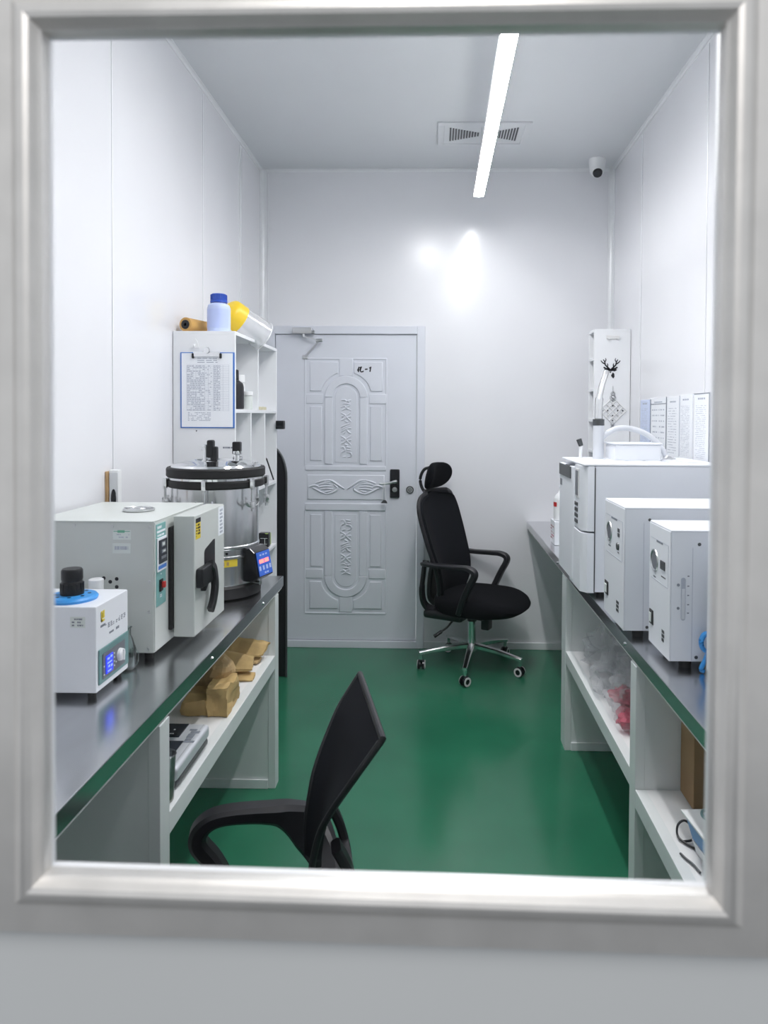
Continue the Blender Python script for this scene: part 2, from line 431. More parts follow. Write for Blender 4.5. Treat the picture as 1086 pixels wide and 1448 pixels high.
for sg in (-1, 1):
    def mir(p): return [(sg * x, z) for x, z in p] if sg > 0 else [(sg * x, z) for x, z in p][::-1]
    C1 = (0, 1.637); R1 = .165
    # upper corner panel with a concave bite, lower corner panel likewise
    rel(mir([(.05, 1.868), (.05, C1[1] + math.sqrt(R1 ** 2 - .05 ** 2))] + arc(C1, R1, 72, 16)[1:-1] + [(R1 - .006, 1.677), (.237, 1.677), (.237, 1.868)]))
    C2 = (0, .470)
    rel(mir([(.05, .255), (.237, .255), (.237, .434), (R1 - .006, .434)] + arc(C2, R1, -14, -72)[1:-1] + [(.05, C2[1] - math.sqrt(R1 ** 2 - .05 ** 2))]))
    rel(mir(rect(.157, .235, 1.225, 1.578))); rel(mir(rect(.157, .232, .532, .872)))
    rel(mir(rect(.150, .262, 1.596, 1.660)), .006, .005); rel(mir(rect(.150, .262, .453, .515)), .006, .005)
    rel(mir(rect(.088, .140, 1.203, 1.637)), .010, .006); rel(mir(rect(.088, .140, .470, .893)), .010, .006)
rel(arc((0, 1.637), .140, 0, 180, 28) + arc((0, 1.637), .088, 180, 0, 28), .010, .006)
rel(arc((0, .470), .140, 180, 360, 28) + arc((0, .470), .088, 360, 180, 28), .010, .006)
rel(rect(-.072, .072, 1.213, 1.637)[:2] + arc((0, 1.637), .072, 0, 180, 24), .004, .003)
rel(arc((0, .470), .072, 180, 360, 24) + [(.072, .875), (-.072, .875)], .004, .003)
rel(rect(-.045, .045, 1.775, 1.890), .007, .005); rel(rect(-.042, .042, .232, .334), .007, .005)
rel(rect(-.268, .262, 1.160, 1.192), .006, .005); rel(rect(-.268, .262, .899, .947), .009, .006)
rel(rect(-.252, .252, .970, 1.132), .007, .006)
# thin outer beads around the two embossed fields
for z0, z1 in ((1.192, 1.888), (.226, .899)):
    for x in (-.268, .262): rel(rect(x - .006, x + .006, z0, z1), .004, .003)
rel(rect(-.268, .262, 1.882, 1.894), .004, .003); rel(rect(-.268, .262, .218, .230), .004, .003)
# embossed ornament: flowing script-like strokes
def strokes(lst, ox, oz, sx, sz, r=.0052, h=.006):
    for s_ in lst:
        P = [(cx + ox + x * sx, fy - h, oz + z * sz) for x, z in s_]
        P = catmull(P, 5) if len(P) > 2 else [Vector(p) for p in P]
        n = len(P); b.sweep(P, [r * (.55 + .45 * math.sin(PI * (i + .5) / n)) for i in range(n)], 8, flat=1.2)
G1 = [[(-.8, .9), (-.3, 1), (.1, .7), (-.5, .4)], [(.9, .95), (.4, .8), (.6, .5)], [(-.6, .1), (0, .35), (.8, .15)], [(-.9, -.3), (-.3, -.1), (.1, -.5), (.9, -.9)], [(-.7, -.9), (-.2, -.6), (.3, -.1), (.7, .0)]]
G2 = [[(-.9, .8), (-.2, .4), (.2, -.1), (.9, -.8)], [(.8, .8), (.1, .3), (-.3, -.3), (-.9, -.6)], [(-.8, .1), (-.4, .2)], [(.3, .0), (.9, .1)], [(-.2, -.7), (.3, -.9)]]
G3 = [[(-.9, .3), (-.2, .6), (.5, .9)], [(-.7, -.1), (0, .3), (.7, .5)], [(-.9, -.6), (-.3, -.2), (.3, .1), (.9, .1)], [(.1, -.1), (.5, -.6), (.9, -.8)], [(-.5, -.9), (-.1, -.5)]]
G4 = [[(-.9, .8), (-.4, .9), (-.2, .3), (-.7, 0), (-.9, -.8)], [(.1, .9), (.8, .8)], [(.2, .4), (.9, .3)], [(.1, 0), (.8, -.1), (.9, -.7), (.3, -.9)], [(-.5, -.9), (.0, -.8)]]
z = 1.585
for g in (G1, G2, G3, G2, G4): strokes(g, 0, z, .038, .036); z -= .076
z = .805
for g in (G4, G2, G3, G2, G1): strokes(g, 0, z, .038, .036); z -= .073
LF = [[(-1, 0), (-.75, .25), (-.5, .1)], [(-.8, -.1), (-.6, -.35), (-.35, -.7), (-.1, -.95)], [(-.65, .55), (-.4, .8), (-.1, 1)], [(-.5, .35), (-.2, .55), (.1, .45)],
      [(-.5, -.05), (-.2, .15), (.2, .1)], [(-.45, -.35), (-.1, -.2), (.25, -.25)], [(-.1, 1), (.2, .9), (.6, .2), (.85, -.2)], [(-.1, -.95), (.25, -.7), (.5, -.2), (.3, .4)], [(-.15, -.65), (.15, -.5)], [(-.2, .8), (.1, .7)]]
strokes(LF, -.115, 1.052, .125, .047, .0055, .010)
strokes([[(-x, z_) for x, z_ in s_] for s_ in LF], .115, 1.052, .125, .047, .0055, .010)
leaf = obj('door_leaf', b, 'door', door, sharp=50)
# handwritten marking on the upper right panel
b = MB(); W = .0035
def ink(pts, w=W):
    b.ribbon([Vector((cx + x, fy - .0086, z)) for x, z in pts], .0006, w, up=(0, -1, 0))
ox, oz = .075, 1.800; S = .037
for s_ in ([(.30, 1.0), (.12, .55), (-.02, .30)], [(.17, .62), (.15, .05)], [(.72, 1.02), (.55, .62), (.38, .35)], [(.52, .95), (.50, .25), (.62, .08), (1.0, .12), (1.05, .3)],
           [(1.35, .52), (1.85, .58)], [(2.15, .72), (2.45, 1.0), (2.28, .1)]):
    ink([(ox + x * S * .95, oz + z_ * S) for x, z_ in s_], .0085)
obj('handwritten_marking', b, 'inkdark', leaf)
b = MB(); b.box(-.300, -.237, fy - .016, fy, .985, 1.172, .008, 3); lk = obj('lock_plate', b, 'blackgloss', door)
b = MB(); b.cyl((-.262, fy - .016, 1.094), (-.262, fy - .050, 1.094), .011, n=20)
b.sweep(catmull([(-.256, fy - .050, 1.096), (-.275, fy - .052, 1.092), (-.305, fy - .052, 1.084), (-.340, fy - .052, 1.080), (-.366, fy - .052, 1.082)], 5), [.011] * 6 + [.0085] * 6 + [.0075] * 9, 12)
b.cyl((-.268, fy - .017, 1.040), (-.268, fy - .026, 1.040), .016, n=24, b=.002); b.box(-.272, -.264, fy - .042, fy - .026, 1.030, 1.052, .002)
obj('handle', b, 'satin', lk)
b = MB(); b.cyl((-.170, fy, 1.038), (-.170, fy - .008, 1.038), .025, n=32, b=.003); kc = obj('key_cylinder', b, 'darkmetal', door)
b = MB(); b.lathe([(.010, .0), (.019, .0), (.019, .003), (.010, .003), (.010, 0)], 28, on('-Y', (-.170, fy - .0078, 1.038))); b.cyl((-.170, fy - .007, 1.038), (-.170, fy - .013, 1.038), .007, n=18, b=.001); obj('key_way', b, 'satin', kc)
b = MB(); b.box(-.932, -.805, YB - .058, YB - .018, 2.045, 2.085, .006); b.cyl((-.79, YB - .040, 2.055), (-.805, YB - .040, 2.055), .014, n=16)
cl = obj('door_closer', b, 'satin', door)
b = MB(); b.cyl((-.860, YB - .04, 2.045), (-.860, YB - .04, 2.025), .010, n=16); b.cyl((-.778, YB - .055, 2.000), (-.735, YB - .055, 2.002), .012, n=16, b=.003)
b.ribbon([(-.860, YB - .042, 2.030), (-.765, YB - .055, 2.004)], .007, .014, up=(0, 0, 1)); b.ribbon([(-.762, YB - .050, 1.995), (-.855, YB - .016, 1.900)], .006, .012, up=(0, -1, 0))
b.box(-.872, -.838, YB - .016, fy, 1.885, 1.912, .003)
obj('closer_arm', b, 'satin', cl)
# little tag hung on a cord from the handle
b = MB(); tg = thing('door_tag', 'small grey tag hanging on a white cord from the door handle', 'tag', (-.335, fy - .052, .97))
b.sweep([(-.330, fy - .060, 1.088), (-.345, fy - .056, 1.02), (-.348, fy - .053, .975)], .0016, 6); b.sweep([(-.330, fy - .060, 1.088), (-.326, fy - .056, 1.02), (-.322, fy - .053, .975)], .0016, 6)
obj('cord', b, 'whiteplastic', tg)
b = MB(); b.prism([(-.357, .955), (-.313, .955), (-.316, .966), (-.326, .976), (-.340, .975)], .006, on('-Y', (0, fy - .050, 0)), b=.0015); obj('tag_plate', b, 'darkmetal', tg)

# ---- ceiling fittings
def lamp(name, label, x, y0, y1, z, hang, group, w=.029):
    t = thing(name, label, 'light', (x, (y0 + y1) / 2, z), group=group)
    b = MB(); b.box(x - w * 1.02, x + w * 1.02, y0 - .0, y1 + .0, z + .002, z + .040, .004); obj('housing', b, 'whiteplastic', t)
    b = MB(); pts = [(w * math.cos(a), .005 * math.sin(a)) for a in [PI + PI * i / 12 for i in range(13)]]
    pts = [(w, .002)] + [(px_, pz_) for px_, pz_ in pts[::-1]] + [(-w, .002)]
    b.prism(pts[::-1], y1 - y0 - .008, Matrix(((1, 0, 0, x), (0, 0, -1, y1 - .004), (0, 1, 0, z), (0, 0, 0, 1))))
    obj('diffuser', b, 'led', t)
    b = MB()
    for y in (y0 + .25, y1 - .25): b.cyl((x, y, z + .038), (x, y, ZC), .0015 if hang else .008, n=8)
    parts('hanging_wire' if hang else 'mount', b, 'satin' if hang else 'whiteplastic', t)
    return t
lamp('tube_light', 'long glowing white tube light hanging below the ceiling',   .240, 0.85, 4.17, EYE + 1.285, True, None)
lamp('ceiling_light', 'white panel light on the ceiling nearer the window, seen as reflection on back wall', -.10, 2.20, 2.745, ZC - .045, False, None, .072)
vt = thing('ceiling_vent', 'square white air diffuser with slotted grille in the ceiling', 'vent', (.255, 4.02, ZC))
b = MB(); z = ZC
for a in ((.0, .51, 3.86, 3.885), (.0, .51, 4.155, 4.18), (.0, .035, 3.885, 4.155), (.475, .51, 3.885, 4.155)): b.box(a[0], a[1], a[2], a[3], z - .010, z, .002)
obj('vent_frame', b, 'ceiling', vt)
b = MB(); b.box(.035, .475, 3.885, 4.155, z - .005, z); obj('vent_plate', b, 'ceiling', vt)
b = MB(); yc = 4.02
for i in range(11):
    for sx in (-1, 1):
        x = .255 + sx * (.185 - i * .0155); hh = .085 * (1 - i / 12.5) + .006
        b.box(x - .0045, x + .0045, yc - hh, yc + hh, z - .0075, z - .0048)
parts('vent_slot', b, 'darkmetal', vt)
cm = thing('security_camera', 'white dome security camera on ceiling in back right corner', 'camera', (.985, 4.43, ZC))
b = MB(); b.lathe([(0, 0), (.052, 0), (.052, -.012), (.047, -.05), (.046, -.055)], 32, Matrix.Translation((.985, 4.43, ZC))); obj('mount', b, 'whiteplastic', cm)
b = MB(); b.ball((.985, 4.43, ZC - .062), .0455, 28); eye = obj('camera_ball', b, 'whiteplastic', cm)
d = Vector((-.05, -.62, -.78)).normalized(); c0 = Vector((.985, 4.43, ZC - .062))
b = MB(); b.cyl(c0 + d * .030, c0 + d * .0475, .031, .027, 28, .003); obj('lens', b, 'blackgloss', eye)

# ================================================================== BENCHES
ZT = .838
def worktop(label, x0, x1, y0, y1, front, bolts):
    t = thing('steel_worktop', label, 'worktop', ((x0 + x1) / 2, (y0 + y1) / 2, ZT - .05))
    b = MB(); b.box(x0, x1, y0, y1, ZT - .043, ZT, .003); obj('countertop', b, 'steel', t)
    b = MB(); b.box(x0 + .006, x1 - .006, y0, y1 - .006, ZT - .052, ZT - .043); obj('underboard', b, 'shelfwhite', t)
    for y in bolts:
        b = MB(); s = -1 if front == x0 else 1
        b.cyl((front, y, ZT - .024), (front + s * .004, y, ZT - .024), .006, .004, 14); obj('bolt', b, 'chrome', t)
    return t
worktop('long brushed steel worktop along the left wall under the oven and pressure steriliser', XL + .002, -.645, .52, 2.975, -.645, (2.02, 2.62))
worktop('long brushed steel worktop along the right wall under the white instrument boxes', .590, XR - .002, .52, YB - .002, .590, (2.20, 3.42))

def panel(b, x0, x1, y0, y1, z0, z1): b.box(x0, x1, y0, y1, z0, z1, .002, 1)
def bench(label, front, wall, panels, shelves):
    s = 1 if wall < front else -1           # +1: aisle lies at +X
    t = thing('bench_base', label, 'bench', ((front + wall) / 2, sum(sum(p) for p in panels) / len(panels) / 2, 0))
    for y0, y1 in panels:
        b = MB(); panel(b, min(front, wall), max(front, wall), y0, y1, 0, ZT - .053); p = obj('support_panel', b, 'panelwhite', t)
        b = MB(); e = front + s * .0022
        x0, x1 = sorted((e, front - s * .026))
        b.box(x0, x1, y0 - .0022, y1 + .0022, .0, ZT - .054, .001, 1)
        obj('corner_trim', b, 'panelwhite', p)
        b = MB(); x0, x1 = sorted((front - s * .026, wall)); b.box(x0, x1, y0 - .009, y0, 0, .038, .003); obj('base_cove', b, 'trim', p)
    for y0, y1, z in shelves:
        b = MB(); x0, x1 = sorted((front - s * .0, wall)); b.box(x0, x1, y0, y1, z - .052, z, .002, 1); sh = obj('shelf_board', b, 'shelfwhite', t)
        b = MB(); x0, x1 = sorted((front - s * .03, front + s * .0015)); b.box(x0, x1, y0 + .001, y1 - .001, z - .054, z + .0006, .001, 1); obj('edge_trim', b, 'panelwhite', sh)
    return t
bench('white panel bench base with one shelf under the left worktop', -.650, XL + .002, [(1.640, 1.695), (2.835, 2.890), (.53, .58)], [(1.697, 2.833, .545)])
bench('white panel bench base with two shelves under the right worktop', .594, XR - .002, [(2.080, 2.135), (3.205, 3.300), (.53, .58)], [(2.137, 3.203, .455), (.582, 2.078, .420)])

# ================================================================== RACKS
def rack(label, x0, x1, y0, y1, ztop, zbot, rows, front, th=.016):
    """rows: list of (shelf z below the row, number of columns); panels seen end-on"""
    t = thing('storage_rack', label, 'shelf', ((x0 + x1) / 2, (y0 + y1) / 2, zbot))
    for ya in (y0, y1 - th):
        b = MB(); b.box(x0, x1, ya, ya + th, zbot, ztop - th, .001, 1); obj('side_panel', b, 'rackwhite', t)
    b = MB(); b.box(x0, x1, y0, y1, ztop - th, ztop, .001, 1); obj('top_board', b, 'rackwhite', t)
    bx = (x0, x0 + .006) if front > 0 else (x1 - .006, x1)
    b = MB(); b.box(bx[0], bx[1], y0 + th, y1 - th, zbot, ztop - th); obj('back_board', b, 'rackwhite', t)
    zt = ztop - th
    for z, n in rows:
        b = MB(); b.box(x0 + .006 * (front > 0), x1 - .006 * (front < 0), y0 + th, y1 - th, z - th, z, .001, 1); obj('shelf_board', b, 'rackwhite', t)
        for i in range(1, n):
            yc = y0 + (y1 - y0) * i / n
            b = MB(); b.box(x0 + .006 * (front > 0), x1 - .006 * (front < 0), yc - th / 2, yc + th / 2, z, zt, .001, 1); obj('divider', b, 'rackwhite', t)
        zt = z - th
    return t
RX = -.872
rk = rack('tall white open rack of square compartments at the left wall beside the door', XL + .003, RX, 3.045, 3.85, 1.882, .20, [(1.545, 2), (1.165, 3), (.820, 2), (.52, 2), (.216, 1)], 1)
b = MB()
for y in (3.25, 3.62): b.cyl((RX - .14, y + .1745, 1.80), (RX - .14, y + .170, 1.80), .006, n=12)
for z in (1.47, 1.45, 1.245, 1.21): b.cyl((-1.09 + (z * 7 % .05), 3.0455, z), (-1.09 + (z * 7 % .05), 3.043, z), .003, n=8)
parts('peg_hole', b, 'darkmetal', rk)
rr = rack('narrow white shelf rack standing at the far end of the right worktop', .917, XR - .003, 4.15, 4.30, 2.03, ZT + .001, [(1.865, 1), (1.685, 1), (1.505, 1), (1.325, 1), (1.10, 1), (.86, 1)], -1)

# feet of the left rack reach the floor
b = MB()
for y in (3.06, 3.80): b.prism([(XL + .01, .0), (RX - .06, .0), (RX - .01, .20), (XL + .01, .20)], .03, Matrix(((1, 0, 0, 0), (0, 0, 1, y), (0, 1, 0, 0), (0, 0, 0, 1))))
parts('rack_foot', b, 'rackwhite', rk)

# ---- clipboard on the near side of the left rack
cb = thing('clipboard', 'blue clipboard with printed form hanging on the side of the white rack', 'clipboard', (-.985, 3.04, 1.46))
F = on('-Y', (-1.109, 3.0449, 0)); cw = .236
b = MB(); b.box(0, cw, 1.462, 1.790, 0, .004, .0015, mx=F); obj('board', b, 'bluelabel', cb)
b = MB(); b.box(.006, cw - .007, 1.467, 1.786, .0042, .0052, mx=F); pg = obj('form_sheet', b, 'paper', cb)
b = MB()
for i in range(27): z = 1.735 - i * .0076; b.box(.028, .212, z, z + .0007, .0053, .0055, mx=F)
for x in (.028, .056, .068, .086, .107, .122, .145, .162, .186, .212): b.box(x, x + .0007, 1.537, 1.735, .0053, .0055, mx=F)
F2 = lambda x, z: (-1.109 + x, 3.0393, z)
marks(b, '-Y', F2(.030, 1.537), .078, .1976, 26, 3, .0002, .8, .012, .4); marks(b, '-Y', F2(.146, 1.537), .030, .1976, 26, 13, .0002, .85, .010, .4); marks(b, '-Y', F2(.110, 1.537), .03, .1976, 26, 23, .0002, .25, .008, .35)
marks(b, '-Y', F2(.075, 1.742), .09, .026, 3, 4, .0002, .9, .03, .4)
marks(b, '-Y', F2(.034, 1.492), .10, .040, 6, 5, .0002, .8, .008, .4)
obj('printed_table', b, 'inkpale', pg)
b = MB(); b.box(.058, .176, 1.770, 1.792, .005, .012, .003, mx=F); b.cyl((-.991, 3.038, 1.797), (-.991, 3.028, 1.797), .014, n=20, b=.003); b.box(.110, .126, 1.785, 1.812, .004, .009, .002, mx=F)
cp = obj('clip', b, 'chrome', cb)
b = MB(); b.box(.052, .062, 1.763, 1.785, .004, .014, .003, mx=F); b.box(.172, .182, 1.763, 1.785, .004, .014, .003, mx=F); parts('clip_corner', b, 'black', cp)
hk = thing('wall_hook', 'clear plastic hook above the clipboard on the rack side', 'hook', (-1.045, 3.044, 1.83))
b = MB(); b.prism([(-.018, 0), (.018, 0), (.010, .030), (0, .042), (-.010, .030)], .003, on('-Y', (-1.045, 3.0445, 1.808)), b=.001); b.sweep(catmull([(-1.045, 3.040, 1.825), (-1.045, 3.030, 1.812), (-1.045, 3.024, 1.822)], 4), .003, 8)
obj('hook_plate', b, 'whiteplastic', hk)
tg = tag(obj('pencil_note', marks(MB(), '-Y', (-.925, 3.0448, 1.372), .052, .012, 1, 9, .0003, 1, .01, .6), 'ink', loc=(-.90, 3.044, 1.37)), 'small pencilled note on the rack side above the steriliser', 'note')

# ---- things on top of the left rack
ZR = 1.883
bt = thing('chemical_bottle', 'pale blue plastic bottle with dark blue screw cap on top of rack', 'bottle', (-.965, 3.12, ZR))
mx = Matrix.Translation((-.965, 3.12, ZR))
b = MB(); b.lathe([(0, 0), (.046, 0), (.050, .004), (.0505, .06), (.050, .108), (.046, .120), (.036, .127), (.031, .130), (.031, .136), (0, .136)], 40, mx); obj('bottle_body', b, 'bluebottle', bt)
b = MB(); b.lathe([(0, .170), (.030, .170), (.034, .167), (.035, .142), (.037, .140), (.037, .131), (.0, .131)], 40, mx)
for i in range(28):
    a = 2 * PI * i / 28; b.box(-.0012, .0012, -.0012, .0012, .143, .166, mx=mx @ Matrix.Translation((.0348 * math.cos(a), .0348 * math.sin(a), 0)))
obj('screw_cap', b, 'bluecap', bt)
b = MB(); b.lathe([(.0508, .018), (.0512, .019), (.0512, .100), (.0508, .101)], 30, mx, -PI * .85, -PI * .10); obj('label', b, 'bluelab2', bt)
rl = thing('paper_roll', 'roll of brown paper with black core lying on top of rack', 'roll', (-1.06, 3.25, ZR))
d = Vector((.28, .95, 0)).normalized(); p0 = Vector((-1.098, 3.075, ZR + .031))
q = Vector((0, 0, 1)).rotation_difference(d).to_matrix().to_4x4(); q.translation = p0
b = MB(); b.lathe([(.020, 0), (.031, 0), (.031, .22), (.020, .22), (.020, 0)], 32, q); obj('paper_winding', b, 'roll', rl)
b = MB(); b.lathe([(0, .012), (.006, .012), (.007, -.002), (.011, -.004), (.0198, -.003), (.0198, .219), (0, .219)], 32, q); obj('roll_core', b, 'black', rl)

fs = thing('face_shield', 'clear face shield with yellow crown lying on top of the rack', 'face shield', (-.93, 3.40, ZR))
A = Vector((-.985, 3.36, ZR + .112)); B_ = Vector((-.868, 3.47, ZR + .016)); ax = (B_ - A).normalized()
n1 = Vector((.45, -.75, .50)); n1 = (n1 - ax * n1.dot(ax)).normalized(); n2 = ax.cross(n1)
def shell(t0, t1, rfun, a0, a1, nt=10, na=22):
    rows = []
    for i in range(nt + 1):
        t_ = t0 + (t1 - t0) * i / nt; L_ = (B_ - A).length
        rows.append([A + ax * (t_ * L_) + (n1 * math.cos(a) + n2 * math.sin(a)) * rfun(t_) for a in [a0 + (a1 - a0) * k / na for k in range(na + 1)]])
    return rows
b = MB(); b.grid(shell(0.0, 1.0, lambda t_: .075 + .012 * t_, -1.45, 1.45)); obj('visor', b, 'visor', fs)
b = MB(); b.sweep(shell(1, 1.0001, lambda t_: .0872, -1.45, 1.45, 1)[0], .0022, 6); obj('visor_rim', b, 'whiteplastic', fs)
b = MB(); b.grid(shell(-.22, .26, lambda t_: .077 + .008 * t_ if t_ > -.02 else .077 * max(.2, 1 - ((-.02 - t_) / .26) ** 2), -1.5, 1.5, 12), .003); obj('crown', b, 'yellow', fs)
b = MB(); c_ = A + ax * .015 - n1 * .01
b.sweep(catmull([A + n2 * .072, A + n2 * .055 - n1 * .055, A - n1 * .082, A - n2 * .055 - n1 * .055, A - n2 * .072], 6), .009, 8, flat=.35, up=tuple(n1)); obj('headband', b, 'black', fs)
b = MB(); b.sweep([A + n2 * .078 + ax * .02, A + n2 * .07 + ax * .11 - n1 * .03], .005, 8); obj('side_arm', b, 'whiteplastic', fs)

# ---- things inside the left rack
t = thing('black_bottle', 'black plastic bottle with cap in the top near rack compartment', 'bottle', (-.925, 3.20, 1.546)); mx = Matrix.Translation((-.925, 3.20, 1.546))
b = MB(); b.lathe([(0, 0), (.044, 0), (.048, .005), (.048, .10), (.043, .118), (.028, .130), (.024, .134), (0, .134)], 32, mx); obj('bottle_body', b, 'black', t)
b = MB(); b.lathe([(0, .180), (.020, .180), (.025, .176), (.026, .138), (.026, .134), (0, .134)], 28, mx); obj('bottle_cap', b, 'blackgloss', t)
def jar(label, x, y, z, r, h, m='whiteplastic', cap='whiteplastic'):
    t = thing('plastic_jar', label, 'jar', (x, y, z), group='jars in the top rack compartment'); mx = Matrix.Translation((x, y, z))
    b = MB(); b.lathe([(0, 0), (r * .94, 0), (r, .003), (r, h * .72), (r * .85, h * .78), (0, h * .78)], 24, mx); obj('jar_body', b, m, t)
    b = MB(); b.lathe([(0, h * .785), (r * 1.05, h * .785), (r * 1.05, h * .97), (r * .98, h), (0, h)], 24, mx); obj('jar_lid', b, cap, t)
jar('squat white jar with lid behind the black bottle in rack', -.898, 3.345, 1.546, .024, .085, 'label')
jar('tall thin white bottle deepest behind the black bottle in rack', -.945, 3.37, 1.546, .026, .165)
b = MB(); b.box(-.905, -.878, 3.55, 3.64, 1.546, 1.562, .004); tag(obj('wax_block', b, 'ivory', loc=(-.89, 3.6, 1.546)), 'small cream block on the top shelf of the rack, far compartment', 'block')
b = MB(); b.cyl((-.905, 3.752, 1.285), (-.885, 3.826, 1.1695), .004, n=10); b.cyl((-.905, 3.752, 1.285), (-.9062, 3.7475, 1.292), .004, .001, 10); tag(obj('black_rod', b, 'black', loc=(-.895, 3.79, 1.166)), 'thin black rod leaning in the middle row of the rack', 'rod')
t = thing('timer_box', 'small black box with lime edge on the lower rack shelf', 'box', (-.90, 3.72, .821))
b = MB(); b.box(-.935, -.882, 3.70, 3.745, .821, .897, .004); obj('case', b, 'blackgloss', t)
b = MB(); b.box(-.8815, -.879, 3.741, 3.746, .830, .893, .001); b.box(-.9, -.884, 3.696, 3.6995, .893, .8965, .001); parts('edge_strip', b, 'lime', t)
b = MB(); b.box(-.925, -.888, 3.6985, 3.6995, .868, .870); b.box(-.925, -.890, 3.6985, 3.6995, .838, .840); b.box(-.903, -.901, 3.6985, 3.6995, .840, .868); obj('front_print', b, 'label', t)
b = MB(); b.box(-.895, -.878, 3.565, 3.60, .821, .846, .004); tag(obj('lime_block', b, 'lime', loc=(-.887, 3.58, .821)), 'tiny lime green block in front of the black box on rack', 'block')
t = thing('door_clip', 'small black block fixed to the far front edge of the rack', 'clip', (-.85, 3.84, 1.46))
b = MB(); b.box(-.8715, -.826, 3.815, 3.85, 1.444, 1.490, .004); obj('clip_body', b, 'black', t)
b = MB(); b.box(-.8685, -.830, 3.811, 3.815, 1.450, 1.484, .002); obj('clip_face', b, 'blackgloss', t)
# tall black board between rack and door
bd = thing('black_board', 'tall black board with rounded corner leaning between rack and door', 'board', (-.96, 4.08, 0))
poly = [(-1.06, .004), (-.862, .004), (-.862, 1.16)] + [(-.992 + .13 * math.cos(a), 1.16 + .20 * math.sin(a)) for a in [PI / 2 * k / 12 for k in range(1, 13)]] + [(-1.06, 1.36)]
b = MB(); b.prism(poly, .028, on('-Y', (0, 4.08, 0)), b=.006); obj('board_panel', b, 'black', bd)
b = MB(); e = [(x, 4.050, z) for x, z in poly[1:-1]]; b.sweep(e, .006, 8, up=(0, 1, 0)); obj('board_rim', b, 'darkmetal', bd)

# ================================================================== LEFT WORKTOP
# ---- small centrifuge
ct = thing('centrifuge', 'small white bench mixer with blue disc and black knob on top', 'mixer', (-.915, 1.74, ZT))
X0, X1, Y0, Y1, Z0, Z1 = -1.02, -.806, 1.653, 1.828, ZT + .016, ZT + .224
b = MB(); b.box(X0, X1, Y0, Y1, Z0, Z1, .004); body = obj('housing', b, 'powder', ct)
for x in (X0 + .02, X1 - .02):
    for y in (Y0 + .02, Y1 - .02):
        b = MB(); b.cyl((x, y, ZT), (x, y, Z0), .009, .011, 16); obj('foot', b, 'rubber', ct)
mx = Matrix.Translation((-.899, 1.722, Z1))
b = MB(); b.lathe([(0, .013), (.045, .013), (.056, .011), (.060, .006), (.058, .0), (0, 0)], 48, mx)
disc = obj('top_disc', b, 'blue', ct)
b = MB()
for k in range(8):
    a = 2 * PI * k / 8 + .3; b.cyl((-.899 + .039 * math.cos(a), 1.722 + .039 * math.sin(a), Z1 + .0125), (-.899 + .039 * math.cos(a), 1.722 + .039 * math.sin(a), Z1 + .0136), .0045, n=12)
parts('disc_hole', b, 'navy', disc)
b = MB(); pr_ = [(0, .013), (.027, .013), (.0275, .018), (.0255, .042), (.0235, .046), (.0250, .052), (.0250, .072), (.022, .0765), (0, .077)]; b.lathe(pr_, 28, mx)
for k in range(14):
    a = 2 * PI * k / 14; b.box(-.0022, .0022, -.0012, .0012, .020, .041, mx=mx @ Matrix.Rotation(a, 4, 'Z') @ Matrix.Translation((0, .0265, 0)))
obj('knob', b, 'black', ct)
FX = X1
b = MB(); b.box(0, .160, 0, .085, 0, .004, .002, mx=on('+X', (FX, Y0 + .008, Z0 + .016))); pn = obj('control_panel', b, 'tealdark', ct)
b = MB(); b.box(.014, .134, .010, .071, .004, .0062, .001, mx=on('+X', (FX, Y0 + .008, Z0 + .016))); obj('panel_face', b, 'greypanel', pn)
b = MB(); b.box(.026, .062, .018, .062, .0062, .0090, .001, mx=on('+X', (FX, Y0 + .008, Z0 + .016))); obj('lcd_screen', b, 'bluescreen', pn)
b = MB(); o_ = on('+X', (FX, Y0 + .008, Z0 + .016))
for (x, y, w_, h_) in ((.030, .052, .012, .004), (.046, .053, .010, .005), (.030, .042, .024, .003), (.034, .032, .010, .005), (.048, .030, .008, .006), (.032, .022, .018, .003)): b.box(x, x + w_, y, y + h_, .009, .0094, mx=o_)
obj('lcd_digits', b, 'whiteled', pn)
b = MB(); b.lathe([(0, .016), (.012, .016), (.015, .013), (.016, .0062), (0, .0062)], 24, o_ @ Matrix.Translation((.102, .042, 0))); b.box(-.003, .003, -.014, .014, .014, .020, .002, mx=o_ @ Matrix.Translation((.102, .042, 0))); obj('dial', b, 'whiteplastic', pn)
b = MB()
for x, y in ((.018, .040), (.018, .020), (.072, .055), (.072, .045), (.072, .035), (.072, .024), (.082, .030)): b.cyl(o_ @ Vector((x, y, .0062)), o_ @ Vector((x, y, .0072)), .0022, n=10)
parts('button', b, 'label', pn)
b = MB(); o_ = on('+X', (FX, Y0 + .012, Z0))
for i, w_ in enumerate((.010, .013, .013, .006, .011, .011, .011, .012)):
    marks(b, '+X', tuple(o_ @ Vector((.034 + i * .0145, .140, 0))), w_ * .8, .013, 3, 20 + i, .0005, .8, .006, .6)
marks(b, '+X', tuple(o_ @ Vector((.010, .150, 0))), .026, .008, 1, 31, .0005, 1, .006, .7)
marks(b, '+X', tuple(o_ @ Vector((.056, .122, 0))), .024, .007, 1, 32, .0005, 1, .006, .7); marks(b, '+X', tuple(o_ @ Vector((.092, .122, 0))), .018, .008, 1, 33, .0005, 1, .005, .8)
obj('front_lettering', b, 'ink', body)
b = MB(); b.box(.013, .0185, .164, .190, 0, .0008, mx=o_); b.box(.013, .030, .164, .169, 0, .0008, mx=o_); b.box(.022, .030, .172, .190, 0, .0008, mx=o_); obj('maker_mark', b, 'stickyellow', body)
b = MB(); b.box(.0115, .0135, .166, .188, 0, .0007, mx=o_); b.box(.0185, .021, .173, .186, 0, .0007, mx=o_); obj('maker_mark_shadow', b, 'inkdark', body)
